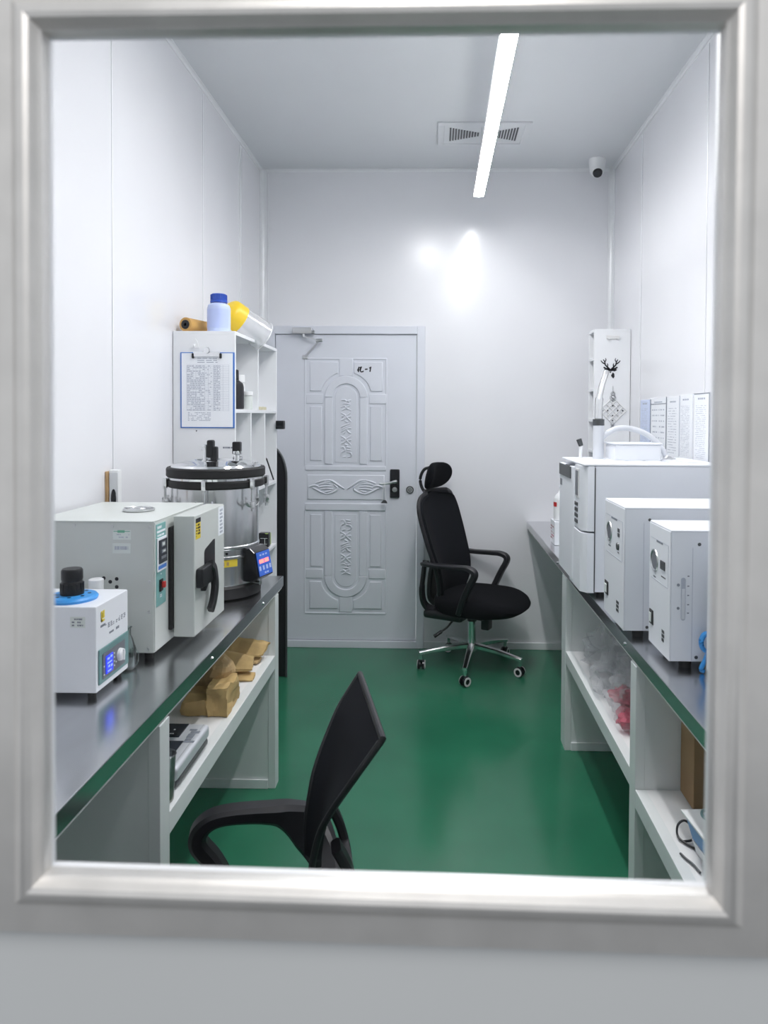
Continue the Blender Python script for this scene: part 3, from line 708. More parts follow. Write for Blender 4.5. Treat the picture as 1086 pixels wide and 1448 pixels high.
b = MB(); b.box(0, .036, 0, .026, 0, .0006, mx=on('-Y', (-.868, Y0, Z1 - .050))); st = obj('asset_sticker', b, 'label', body)
obj('sticker_print', marks(MB(), '-Y', (-.864, Y0 - .0006, Z1 - .048), .028, .022, 3, 8, .0003, .8, .008, .5), 'ink', st)
# bottle behind it, flask beside it
t = thing('white_bottle', 'white plastic bottle standing behind the small mixer, only its cap showing', 'bottle', (-.912, 1.872, ZT)); mx = Matrix.Translation((-.912, 1.872, ZT))
b = MB(); b.lathe([(0, 0), (.025, 0), (.027, .003), (.027, .185), (.020, .20), (0, .20)], 28, mx); obj('bottle_body', b, 'whiteplastic', t)
b = MB(); b.lathe([(0, .2005), (.019, .2005), (.019, .238), (.015, .2405), (0, .241)], 28, mx); obj('bottle_cap', b, 'whiteplastic', t)
t = thing('glass_flask', 'small clear glass bottle standing between the mixer and the oven', 'flask', (-.826, 1.866, ZT)); mx = Matrix.Translation((-.826, 1.866, ZT))
b = MB(); b.lathe([(0, .001), (.021, .001), (.024, .006), (.0235, .05), (.014, .082), (.010, .09), (.010, .110), (.013, .112), (.0115, .1125), (.0085, .110), (.0085, .09), (.0125, .082), (.022, .05), (.022, .006), (0, .004)], 32, mx); obj('flask_body', b, 'flaskglass', t)
b = MB(); b.sweep(catmull([(-.812, 1.866, ZT + .055), (-.798, 1.868, ZT + .045), (-.797, 1.868, ZT + .020), (-.806, 1.867, ZT + .006)], 5), .0018, 8); obj('flask_handle', b, 'flaskglass', t)

# ---- drying oven
ov = thing('drying_oven', 'grey green laboratory drying oven with black door handle on left worktop', 'oven', (-.94, 2.12, ZT))
X0, X1, Y0, Y1, Z0, Z1 = -1.115, -.776, 1.922, 2.340, ZT + .022, 1.224
b = MB(); b.box(X0, X1, Y0, Y1, Z0, Z1, .004); body = obj('cabinet', b, 'oven', ov)
b = MB(); b.box(X0 - .002, X1 + .001, Y0 - .0015, Y1, Z1 - .001, Z1 + .0025, .001, 1); obj('top_cover', b, 'ovenface', ov)
b = MB(); b.box(X1, X1 + .002, Y0 + .003, Y1 - .003, Z0 + .003, Z1 - .003); obj('front_plate', b, 'ovenface', ov)
for x in (X0 + .03, X1 - .025):
    for y in (Y0 + .03, Y1 - .03):
        b = MB(); b.cyl((x, y, ZT), (x, y, Z0), .012, .014, 16); obj('foot', b, 'rubber', ov)
b = MB(); b.lathe([(0, .002), (.045, .002), (.046, .008), (.040, .010), (.034, .004), (.026, .004), (.022, .010), (.010, .012), (0, .012)], 36, Matrix.Translation((-.905, 2.13, Z1 + .002))); b.box(-.95, -.86, 2.127, 2.133, Z1 + .009, Z1 + .013, .001); obj('vent_cap', b, 'satin', ov)
b = MB(); screws(b, '-Y', [(x, Y0, z) for x, z in ((X1 - .012, Z1 - .014), (X1 - .012, Z1 - .165), (X1 - .014, Z0 + .115), (X1 - .016, Z0 + .012), (X1 - .115, Z1 - .012), (X1 - .22, Z1 - .010))], .0045); parts('screw', b, 'satin', body)
b = MB()
for x, z in ((-.915, 1.068), (-.897, 1.058), (-.879, 1.066), (-.879, 1.044), (-.862, 1.032), (-.934, 1.060)): b.cyl((x, Y0 - .0004, z), (x, Y0 + .001, z), .0052, n=16)
parts('vent_hole', b, 'inkdark', body)
b = MB(); b.box(0, .050, 0, .026, 0, .0006, mx=on('-Y', (-.889, Y0, 1.175))); b.box(0, .050, 0, .028, 0, .0006, mx=on('-Y', (-.890, Y0, 1.137))); st = obj('inspection_sticker', b, 'label', body)
b = MB(); b.box(.002, .048, .022, .024, .0006, .0009, mx=on('-Y', (-.889, Y0, 1.175))); b.box(.013, .033, .019, .026, .0006, .001, mx=on('-Y', (-.889, Y0, 1.175))); obj('sticker_band', b, 'green', st)
b = marks(MB(), '-Y', (-.885, Y0 - .0006, 1.178), .042, .015, 2, 12, .0003, .6, .007, .4); marks(b, '-Y', (-.884, Y0 - .0006, 1.146), .038, .012, 1, 13, .0003, .9, .008, .8); obj('sticker_print', b, 'inkpale', st)
o_ = on('+X', (X1 + .002, Y0 + .010, 0))
b = MB(); b.box(0, .068, .985, 1.215, 0, .0015, .0005, 1, mx=o_); cpn = obj('control_panel', b, 'teal', ov)
b = MB(); b.box(.004, .064, 1.190, 1.196, .0015, .0019, mx=o_); marks(b, '+X', tuple(o_ @ Vector((.008, 1.178, .0015))), .05, .008, 1, 40, .0004, 1, .01, .6); marks(b, '+X', tuple(o_ @ Vector((.008, 1.200, .0015))), .03, .010, 1, 41, .0004, 1, .01, .7); obj('panel_lettering', b, 'paper', cpn)
b = MB(); b.box(.002, .066, 1.082, 1.176, .0015, .005, .001, mx=o_); obj('controller_frame', b, 'paper', cpn)
b = MB(); b.box(.008, .062, 1.104, 1.170, .005, .0085, .001, mx=o_); obj('controller', b, 'navy', cpn)
b = MB(); b.box(.006, .062, 1.088, 1.098, .005, .0058, mx=o_); obj('controller_band', b, 'bluelabel', cpn)
b = MB(); b.box(.020, .048, 1.150, 1.164, .0085, .009, mx=o_); b.box(.020, .050, 1.132, 1.142, .0085, .009, mx=o_); b.box(.018, .054, 1.116, 1.124, .0085, .009, mx=o_); obj('display_window', b, 'greypanel', cpn)
b = MB(); b.box(.026, .042, 1.153, 1.161, .009, .0094, mx=o_); b.box(.030, .046, 1.134, 1.139, .009, .0094, mx=o_); obj('display_digits', b, 'label', cpn)
b = MB(); b.box(.018, .040, 1.024, 1.058, .0015, .006, .002, mx=o_); obj('switch_plate', b, 'black', cpn)
b = MB(); b.box(.024, .036, 1.034, 1.052, .006, .016, .003, mx=o_); obj('power_switch', b, 'red', cpn)
b = MB(); marks(b, '+X', tuple(o_ @ Vector((.024, 1.006, .0015))), .014, .010, 2, 43, .0004, 1, .005, .6); b.cyl(o_ @ Vector((.032, 1.072, .0015)), o_ @ Vector((.032, 1.072, .0025)), .002, n=10); obj('switch_print', b, 'paper', cpn)
b = MB(); b.box(X1 + .001, X1 + .014, Y0 + .098, Y1 - .02, Z0 + .035, Z1 - .03, .004); obj('door_gasket', b, 'rubber', ov)
DX_0, DX_1, DY0, DY1, DZ0, DZ1 = X1 + .014, -.700, 2.030, 2.318, .872, 1.226
b = MB(); b.box(DX_0, DX_1, DY0, DY1, DZ0, DZ1, .004); od = obj('oven_door', b, 'oven', ov)
b = MB(); o_ = on('+X', (DX_1, DY0, 0)); b.prism([(.086, 1.040), (.186, 1.040), (.186, 1.128), (.172, 1.128), (.094, 1.112), (.086, 1.104)], .0012, o_); obj('handle_recess', b, 'black', od)
b = MB(); b.box(.008, .118, 1.012, 1.070, 0, .022, .006, mx=o_); b.prism([(.050, 1.014), (.085, 1.014), (.070, 1.002), (.055, .994)], .016, o_, b=.003)
b.ribbon(catmull([o_ @ Vector(p) for p in ((.095, 1.066, .016), (.112, 1.050, .019), (.120, 1.015, .021), (.118, .985, .022), (.106, .950, .020), (.088, .928, .018))], 6), .030, .018, up=(0, 1, 0), b=1)
obj('door_handle', b, 'black', od)
b = MB(); b.box(.010, .052, 1.155, 1.212, 0, .0006, mx=o_); ws = obj('warning_sticker', b, 'stickyellow', od)
b = MB(); b.box(.010, .052, 1.203, 1.216, .0004, .001, mx=o_); marks(b, '+X', tuple(o_ @ Vector((.028, 1.166, .0006))), .020, .034, 4, 50, .0004, .9, .007, .7); marks(b, '+X', tuple(o_ @ Vector((.014, 1.160, .0006))), .010, .040, 5, 51, .0004, .8, .006, .5); obj('sticker_print', b, 'inkdark', ws)
b = MB(); b.box(.222, .282, 1.130, 1.222, 0, .0006, mx=o_); ws = obj('white_sticker', b, 'paper', od)
obj('sticker_print', marks(MB(), '+X', tuple(o_ @ Vector((.238, 1.134, .0006))), .030, .082, 7, 52, .0004, .9, .01, .6), 'inkpale', ws)
b = MB(); b.cyl((DX_0 + .015, DY1 + .008, DZ1 - .012), (DX_0 + .015, DY1 + .008, DZ1 - .09), .008, n=14); b.cyl((DX_0 + .015, DY1 + .008, DZ0 + .012), (DX_0 + .015, DY1 + .008, DZ0 + .09), .008, n=14); b.box(X1 - .002, DX_0 + .015, DY1 + .002, DY1 + .012, DZ1 - .07, DZ1 - .02); b.box(X1 - .002, DX_0 + .015, DY1 + .002, DY1 + .012, DZ0 + .02, DZ0 + .07); parts('hinge_piece', b, 'satin', od)

# ---- wall box behind the oven
wb = thing('wall_socket', 'metal faced wall box with tan wooden back behind the oven', 'socket', (XL, 2.43, 1.26))
b = MB(); b.box(XL + .0005, XL + .012, 2.415, 2.450, 1.19, 1.322, .002); obj('back_plate', b, 'wood', wb)
b = MB(); b.box(XL + .012, XL + .046, 2.418, 2.448, 1.19, 1.328, .005); obj('box_body', b, 'whiteplastic', wb)
b = MB(); b.box(XL + .015, XL + .044, 2.4165, 2.4185, 1.195, 1.318, .001, 1); b.prism([(0, 0), (.026, 0), (.026, .040), (.020, .052), (.010, .048), (.004, .034)], .0012, on('-Y', (XL + .017, 2.4168, 1.195))); fpl = obj('metal_face', b, 'satin', wb)
b = MB(); b.ball((XL + .030, 2.4165, 1.228), (.010, .003, .034), 16); obj('socket_opening', b, 'blackgloss', fpl)

# ---- pressure steriliser
AX, AY = -.842, 2.690
st = thing('pressure_steriliser', 'tall stainless steel pressure steriliser with black lid ring and blue keypad', 'steriliser', (AX, AY, ZT))
mx = Matrix.Translation((AX, AY, 0))
b = MB(); b.lathe([(0, ZT + .002), (.150, ZT + .002), (.166, ZT + .006), (.168, ZT + .045), (.160, ZT + .052), (0, ZT + .052)], 56, mx); obj('base_ring', b, 'rubber', st)
b = MB(); b.lathe([(0, ZT + .052), (.157, ZT + .052), (.159, ZT + .056), (.158, ZT + .10), (.1585, ZT + .103), (.158, ZT + .150), (.1615, ZT + .153), (.1615, ZT + .160), (.157, ZT + .163), (.157, ZT + .186), (.161, ZT + .189), (.161, ZT + .196), (.157, ZT + .199), (.157, 1.246), (0, 1.246)], 72, mx); obj('vessel', b, 'vessel', st)
b = MB(); b.lathe([(.1575, 1.250), (.176, 1.250), (.180, 1.254), (.180, 1.274), (.176, 1.278), (.1575, 1.278)], 64, mx); obj('vessel_flange', b, 'rubber', st)
b = MB(); b.lathe([(.10, 1.279), (.178, 1.279), (.1785, 1.287), (.10, 1.287)], 64, mx); obj('seal_ring', b, 'chrome', st)
b = MB(); b.lathe([(.166, 1.288), (.179, 1.288), (.183, 1.292), (.183, 1.318), (.179, 1.323), (.166, 1.323)], 64, mx); lr = obj('lid_ring', b, 'rubber', st)
b = MB(); b.lathe([(.1665, 1.2885), (.1665, 1.324), (.160, 1.332), (.142, 1.336), (.116, 1.346), (.098, 1.347), (.090, 1.341), (.0, 1.343)], 64, mx); lid = obj('lid', b, 'chrome', st)
def hdl(x, y, s):
    b = MB(); b.box(x - .022 * s, x - .010 * s, y - .012, y + .012, 1.336, 1.409, .003); b.cyl((x - .028 * s, y, 1.344), (x + .03 * s, y, 1.340), .010, n=14); b.cyl((x - .02 * s, y - .016, 1.394), (x - .02 * s, y + .016, 1.394), .008, n=12); b.box(x - .018 * s, x + .02 * s, y - .010, y + .010, 1.330, 1.344, .003)
    h = obj('lid_handle', b, 'chrome', lid)
    b = MB(); b.box(x - .008 * s, x + .016 * s, y - .016, y + .016, 1.359, 1.426, .006); b.box(x + .004 * s, x + .030 * s, y - .013, y + .013, 1.349, 1.402, .006); obj('handle_grip', b, 'black', h)
hdl(-.845, 2.62, 1)
b = MB(); b.cyl((-.775, 2.735, 1.332), (-.775, 2.735, 1.366), .014, .010, 18, .002); b.cyl((-.79, 2.735, 1.352), (-.755, 2.735, 1.352), .007, n=12); b.cyl((-.775, 2.735, 1.366), (-.775, 2.735, 1.380), .018, .018, 20, .003); vv = obj('safety_valve', b, 'chrome', lid)
b = MB(); b.box(-.792, -.759, 2.722, 2.748, 1.366, 1.416, .005); obj('valve_grip', b, 'black', vv)
b = MB(); b.cyl((-.685, 2.66, 1.324), (-.685, 2.66, 1.341), .007, n=12); b.cyl((-.685, 2.66, 1.338), (-.685, 2.66, 1.344), .011, n=14, b=.001); obj('lid_screw', b, 'chrome', lid)
# clamp bolts with wing nuts round the flange
for deg in (-86, -30, -150, 20, 100, 170):
    a = math.radians(deg); x, y = AX + .188 * math.cos(a), AY + .188 * math.sin(a)
    b = MB(); b.cyl((x, y, 1.165), (x, y, 1.272), .0055, n=12); b.box(x - .008, x + .008, y - .008, y + .008, 1.245, 1.285, .003); cpb = obj('clamp_bolt', b, 'chrome', st)
    b = MB(); tx, ty = -math.sin(a), math.cos(a)
    b.cyl((x, y, 1.176), (x, y, 1.200), .012, .009, 16, .002)
    for s in (-1, 1): b.sweep(catmull([(x + s * tx * .006, y + s * ty * .006, 1.184), (x + s * tx * .020, y + s * ty * .020, 1.186), (x + s * tx * .030, y + s * ty * .030, 1.198), (x + s * tx * .028, y + s * ty * .028, 1.210)], 4), .0062, 8, flat=.6)
    obj('wing_nut', b, 'satin', cpb)
b = MB(); b.sweep(catmull([(-.90, AY - .158, 1.12), (-.91, AY - .19, 1.13), (-.87, AY - .20, 1.13), (-.82, AY - .195, 1.13), (-.80, AY - .158, 1.12)], 5), .010, 10, flat=.8); obj('carry_handle', b, 'black', st)
b = MB(); b.lathe([(.1585, ZT + .125), (.1592, ZT + .126), (.1592, ZT + .149), (.1585, ZT + .150)], 30, mx, -PI * .62, -PI * .25); wl = obj('yellow_label', b, 'stickyellow', st)
b = MB()
for k in range(9): 
    a = -PI * (.58 - .032 * k); b.box(-.004, .004, -.0004, .0004, ZT + .131, ZT + .144, mx=mx @ Matrix.Rotation(a + PI / 2, 4, 'Z') @ Matrix.Translation((0, -.1596, 0)))
obj('label_print', b, 'kraftdark', wl)
b = MB(); 
for k in range(10):
    a = -PI * (.60 - .030 * k); b.box(-.005, .004, -.0004, .0004, ZT + .170, ZT + .178, mx=mx @ Matrix.Rotation(a + PI / 2, 4, 'Z') @ Matrix.Translation((0, -.1576, 0)))
obj('maker_print', b, 'inkdark', st)
# control box facing the aisle
ca = math.radians(-17); K = Matrix.Translation((AX, AY, 0)) @ Matrix.Rotation(ca, 4, 'Z')
b = MB(); b.prism([(.140, ZT + .062), (.186, ZT + .062), (.214, ZT + .080), (.196, ZT + .172), (.176, ZT + .188), (.140, ZT + .188)], .104, K @ Matrix(((1, 0, 0, 0), (0, 0, -1, .052), (0, 1, 0, 0), (0, 0, 0, 1))), b=.008); cbx = obj('control_box', b, 'blackgloss', st)
p0 = Vector((.2115, 0, ZT + .094)); p1 = Vector((.1985, 0, ZT + .160)); zd = (p1 - p0).normalized(); nd = Vector((zd.z, 0, -zd.x))
KK = K @ Matrix(((0, zd.x, nd.x, p0.x), (1, 0, 0, 0), (0, zd.z, nd.z, p0.z), (0, 0, 0, 1)))
b = MB(); b.box(-.046, .046, -.010, .078, .0025, .0050, .0012, mx=KK); kp = obj('keypad', b, 'bluepanel', cbx)
b = MB(); b.box(-.034, -.004, .036, .050, .005, .0058, mx=KK); b.box(.002, .030, .036, .050, .005, .0058, mx=KK); obj('red_digits', b, 'redled', kp)
b = MB()
for i, x in enumerate((-.036, -.012, .012, .034)): b.box(x - .006, x + .006, .010, .026, .005, .0056, mx=KK)
for x, y in ((-.02, .066), (.0, .066), (.02, .066), (-.004, -.001), (.012, -.001)): b.box(x - .006, x + .005, y - .003, y + .003, .005, .0056, mx=KK)
obj('keypad_print', b, 'bluelab2', kp)
b = MB(); b.cyl(K @ Vector((.17, .02, ZT + .062)), K @ Vector((.17, .02, ZT + .040)), .014, n=16); b.cyl(K @ Vector((.15, .0, ZT + .050)), K @ Vector((.19, .0, ZT + .050)), .008, n=12); obj('drain_valve', b, 'chrome', st)

# ================================================================== LEFT SHELF UNDER THE WORKTOP
ZS = .5465
def crumple(mb, amp, sc, seed): mb.subdiv(3); mb.noise(amp, sc, seed); return mb
GB = 'kraft paper bags on the left shelf'
# large folded bag, nearest
t = thing('kraft_bag', 'largest brown paper bag with crumpled neck, nearest on the left shelf', 'bag', (-.75, 2.30, ZS), group=GB)
def cbox(b, *a, amp=.010, sc=17, seed=1, cuts=7):
    c = MB(); c.box(*a); c.subdiv(cuts); c.noise(amp, sc, seed); c.noise(amp * .4, sc * 3.1, seed + 4)
    for v in c.bm.verts: v.co.z = max(v.co.z, ZS + .001)
    return b.merge(c.bm)
b = MB(); cbox(b, -.815, -.735, 2.245, 2.36, ZS + .002, ZS + .052, seed=1); obj('bag_base', b, 'kraft', t, sharp=14)
b = MB(); cbox(b, -.738, -.668, 2.242, 2.375, ZS + .002, ZS + .092, amp=.013, seed=2); obj('bag_body', b, 'kraft', t, sharp=14)
b = MB(); b.ball((-.735, 2.380, ZS + .105), (.050, .06, .048), 24); b.noise(.016, 22, 3); b.noise(.006, 60, 5); obj('bag_neck', b, 'kraftdark', t, sharp=14)
b = MB(); cbox(b, -.812, -.74, 2.365, 2.371, ZS + .004, ZS + .098, seed=6); obj('bag_flap', b, 'kraftdark', t, sharp=14)
t = thing('kraft_bag', 'two lobed brown paper bag in the middle of the left shelf', 'bag', (-.73, 2.60, ZS), group=GB)
def wedge(mb, pts, th0, th1, seed):
    """flat paper bag: quad with a thick closed end and thin open end"""
    a, b_, c, d = [Vector(p) for p in pts]; t = bmesh.new(); n = 8; up = []; dn = []
    for i in range(n + 1):
        r1 = []; r2 = []
        for j in range(n + 1):
            u, v = i / n, j / n; p = (a * (1 - u) + b_ * u) * (1 - v) + (d * (1 - u) + c * u) * v
            h = (th0 * (1 - u) + th1 * u) * (.25 + .75 * math.sin(PI * min(max(v, .04), .96)))
            r1.append(t.verts.new(p + Vector((0, 0, h)))); r2.append(t.verts.new(p))
        up.append(r1); dn.append(r2)
    for i in range(n):
        for j in range(n):
            t.faces.new((up[i][j], up[i + 1][j], up[i + 1][j + 1], up[i][j + 1])); t.faces.new((dn[i][j], dn[i][j + 1], dn[i + 1][j + 1], dn[i + 1][j]))
    for k in range(n):
        t.faces.new((up[k][0], dn[k][0], dn[k + 1][0], up[k + 1][0])); t.faces.new((up[k + 1][n], dn[k + 1][n], dn[k][n], up[k][n]))
        t.faces.new((up[0][k + 1], dn[0][k + 1], dn[0][k], up[0][k])); t.faces.new((up[n][k], dn[n][k], dn[n][k + 1], up[n][k + 1]))
    for v in t.verts: v.co += noise.noise_vector(v.co * 30 + Vector((seed, seed, 0))) * .006
    for v in t.verts: v.co.z = max(v.co.z, min(p_.z for p_ in (a, b_, c, d)) - .0)
    bmesh.ops.recalc_face_normals(t, faces=t.faces[:])
    return mb.merge(t)
b = MB(); wedge(b, [(-.79, 2.53, ZS + .001), (-.665, 2.55, ZS + .001), (-.675, 2.63, ZS + .001), (-.80, 2.66, ZS + .001)], .022, .012, 3); obj('bag_base', b, 'kraft', t, sharp=14)
b = MB(); wedge(b, [(-.80, 2.56, ZS + .025), (-.672, 2.575, ZS + .030), (-.69, 2.67, ZS + .045), (-.80, 2.70, ZS + .045)], .050, .020, 5); obj('bag_body', b, 'kraft', t, sharp=14)
b = MB(); b.box(-.815, -.775, 2.545, 2.60, ZS + .02, ZS + .075); crumple(b, .008, 18, 7); obj('bag_neck', b, 'kraftdark', t, sharp=14)
t = thing('kraft_bag', 'dark creased paper bag furthest back on the left shelf', 'bag', (-.76, 2.75, ZS), group=GB)
b = MB(); wedge(b, [(-.84, 2.70, ZS + .001), (-.690, 2.715, ZS + .001), (-.69, 2.80, ZS + .001), (-.84, 2.815, ZS + .001)], .028, .016, 8); obj('bag_base', b, 'kraftdark', t, sharp=14)
b = MB(); wedge(b, [(-.82, 2.72, ZS + .020), (-.672, 2.735, ZS + .030), (-.66, 2.80, ZS + .060), (-.80, 2.82, ZS + .07)], .034, .016, 11); obj('bag_body', b, 'kraft', t, sharp=14)
# electronic balance in its tray
t = thing('balance', 'silver electronic balance with dark pads and rounded case on left shelf', 'scale', (-.76, 1.93, ZS))
b = MB(); b.box(-.880, -.668, 1.792, 2.055, ZS + .001, ZS + .026, .010, 3); obj('tray', b, 'darkmetal', t)
b = MB(); b.box(-.878, -.664, 1.790, 2.057, ZS + .022, ZS + .062, .012, 4); cs = obj('case', b, 'silver', t)
b = MB(); b.box(-.672, -.6625, 1.815, 2.035, ZS + .012, ZS + .024, .003); b.box(-.680, -.677, 1.80, 2.045, ZS + .0615, ZS + .063); obj('case_seam', b, 'clear', t)
b = MB(); b.box(-.860, -.722, 1.962, 2.046, ZS + .0615, ZS + .0645, .001, 1); obj('dark_pad', b, 'navy', cs)
b = MB(); b.box(-.860, -.700, 1.850, 1.938, ZS + .0615, ZS + .0645, .001, 1); obj('dark_pad', b, 'navy', cs)
b = MB(); b.cyl((-.75, 2.005, ZS + .0645), (-.75, 2.005, ZS + .0655), .003, n=10); marks(b, '+Z', (-.755, 1.975, ZS + .0645), .012, .010, 1, 2, .0004, 1, .005, .5); obj('pad_print', b, 'label', cs)
b = MB(); Fz = Matrix.Translation((-.690, 1.932, ZS + .062)) @ Matrix.Rotation(PI / 2, 4, 'Z')
for i, (x, w_, h0, h1) in enumerate(((0, .010, -.020, .010), (.013, .014, -.008, .010), (.030, .024, -.008, .012), (.057, .013, -.016, .010), (.073, .010, -.004, .018))): b.box(x, x + w_, h0, h1, 0, .0012, .0004, 1, mx=Fz)
obj('case_lettering', b, 'ink', cs)
t = thing('plastic_cup', 'clear plastic cup with yellow residue at the left shelf front', 'cup', (-.686, 1.748, ZS)); mx = Matrix.Translation((-.686, 1.748, ZS))
b = MB(); b.lathe([(0, .001), (.026, .001), (.028, .004), (.033, .115), (.035, .117), (.0335, .118), (.0315, .115), (.0265, .005), (0, .004)], 32, mx); obj('cup_wall', b, 'clear', t)
b = MB(); b.lathe([(0, .0045), (.0262, .0045), (.0268, .016), (0, .014)], 24, mx); obj('residue', b, 'ivory', t)

# ================================================================== RIGHT WORKTOP
# ---- gas chromatograph
gc = thing('gas_chromatograph', 'large white instrument with display, keypad and curved front, furthest on right worktop', 'instrument', (.83, 2.90, ZT))
X0, X1, Y0, Y1, Z0, Z1 = .600, 1.085, 2.672, 3.130, ZT + .018, 1.338
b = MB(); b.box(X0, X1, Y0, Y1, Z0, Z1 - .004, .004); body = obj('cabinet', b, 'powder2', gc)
b = MB(); b.box(X0 - .045, X1 + .002, Y0 - .001, Y1, Z1 - .004, Z1 + .004, .002, 1)
for i in range(5): b.box(X0 + .10 + i * .07, X0 + .155 + i * .07, Y0 + .10, Y1 - .1, Z1 + .004, Z1 + .0065, .001, 1)
obj('top_cover', b, 'powder', gc)
for x in (X0 + .03, X1 - .03):
    for y in (Y0 + .03, Y1 - .03):
        b = MB(); b.cyl((x, y, ZT), (x, y, Z0), .015, .017, 16); obj('foot', b, 'rubber', gc)
o_ = on('-X', (X0 - .050, Y1, 0))            # local x runs from far to near
# lower bulging cover and upper fascia (sections in plan, extruded upwards)
def plan(poly, z0, z1, bv=.003): 
    b = MB(); b.prism(poly, z1 - z0, Matrix.Translation((0, 0, z0)), b=bv); return b
low = plan([(X0 - .002, Y0), (X0 - .028, Y0), (X0 - .050, Y0 + .030), (X0 - .050, Y0 + .235), (X0 - .020, Y0 + .25), (X0 - .002, Y0 + .25)], Z0 - .002, 1.080); lo_ = obj('lower_cover', low, 'powder', gc)
up = plan([(X0 - .002, Y0), (X0 - .028, Y0), (X0 - .047, Y0 + .030), (X0 - .047, Y0 + .150), (X0 - .002, Y0 + .150)], 1.087, Z1 - .005); upc = obj('upper_fascia', up, 'powder', gc)
dr = plan([(X0 - .002, Y0 + .152), (X0 - .050, Y0 + .152), (X0 - .056, Y0 + .17), (X0 - .056, Y1 - .012), (X0 - .044, Y1), (X0 - .002, Y1)], Z0 + .015, Z1 - .018); ovd = obj('oven_door', dr, 'powder', gc)
b = MB(); b.box(X0 - .003, X0 + .0012, Y0 - .0008, Y0 + .004, Z0, Z1 - .01); obj('panel_gap', b, 'darkmetal', gc)
e = on('-X', (X0 - .047, Y0, 0))              # near edge at local x=0, aisle further along -x
b = MB(); b.box(-.130, -.070, 1.205, 1.318, 0, .003, .001, 1, mx=e); ds = obj('display_frame', b, 'ringwhite', upc)
b = MB(); b.box(-.122, -.078, 1.214, 1.310, .003, .0045, mx=e); obj('display', b, 'greypanel', ds)
for i in range(4):
    b = MB(); b.box(-.138, -.088, 1.172 - i * .0225, 1.186 - i * .0225, 0, .004, .001, 1, mx=e); obj('key_row', b, 'darkmetal', upc)
e2 = on('-X', (X0 - .056, Y0, 0))
b = MB(); b.box(-.440, -.185, 1.270, 1.318, 0, .004, .001, 1, mx=e2); b.box(-.30, -.22, 1.318, 1.322, -.02, .002, mx=e2); obj('door_grip', b, 'darkmetal', ovd)
b = MB(); b.box(-.430, -.385, 1.225, 1.252, 0, .0012, mx=e2); obj('maker_badge', b, 'greypanel', ovd)
# lid box, exhaust pipe and hose on top
b = MB(); b.box(.720, .905, 2.86, 3.02, Z1 + .004, Z1 + .070, .006); obj('injector_cover', b, 'powder', gc)
b = MB(); b.box(.715, .910, 2.855, 3.025, Z1 + .070, Z1 + .076, .002, 1); obj('cover_lid', b, 'powder2', gc)
hp = thing('exhaust_hose', 'pale flexible hose arching over the instrument top to the side wall', 'hose', (.80, 2.95, Z1))
b = MB(); b.sweep(catmull([(.684, 3.00, Z1 + .055), (.700, 3.00, Z1 + .095), (.755, 3.00, Z1 + .130), (.820, 3.0, Z1 + .132), (.890, 2.99, Z1 + .105), (.940, 2.98, Z1 + .055), (.965, 2.975, Z1 + .012)], 8), .012, 14); obj('hose_arch', b, 'hose', hp)
b = MB(); b.cyl((.962, 2.975, Z1 + .005), (.970, 2.973, Z1 + .022), .018, .014, 16); b.box(.95, .995, 2.955, 2.99, Z1 + .004, Z1 + .012, .003); obj('hose_fitting', b, 'satin', hp)
b = MB(); b.cyl((.684, 3.00, Z1 + .004), (.684, 3.00, Z1 + .145), .023, n=20); obj('pipe_socket', b, 'hose', hp)
b = MB(); b.cyl((.684, 3.00, Z1 + .145), (.684, 3.00, Z1 + .172), .0245, n=20, b=.002); obj('pipe_clamp', b, 'darkmetal', hp)
b = MB(); b.sweep(catmull([(.684, 3.00, Z1 + .172), (.688, 3.01, Z1 + .25), (.702, 3.03, Z1 + .31), (.722, 3.05, Z1 + .36), (.728, 3.06, Z1 + .375)], 8), [.017] * 10 + [.013] * 23, 16); obj('clear_sleeve', b, 'visor', hp)
vp = thing('vial', 'thin white vial with dark cap at the far edge of the instrument top', 'vial', (.62, 3.08, Z1 + .004))
b = MB(); b.cyl((.625, 3.08, Z1 + .004), (.628, 3.08, Z1 + .055), .006, .008, 14); obj('vial_body', b, 'whiteplastic', vp)
b = MB(); b.cyl((.628, 3.08, Z1 + .055), (.618, 3.08, Z1 + .085), .010, .012, 14, .002); obj('vial_cap', b, 'darkmetal', vp)

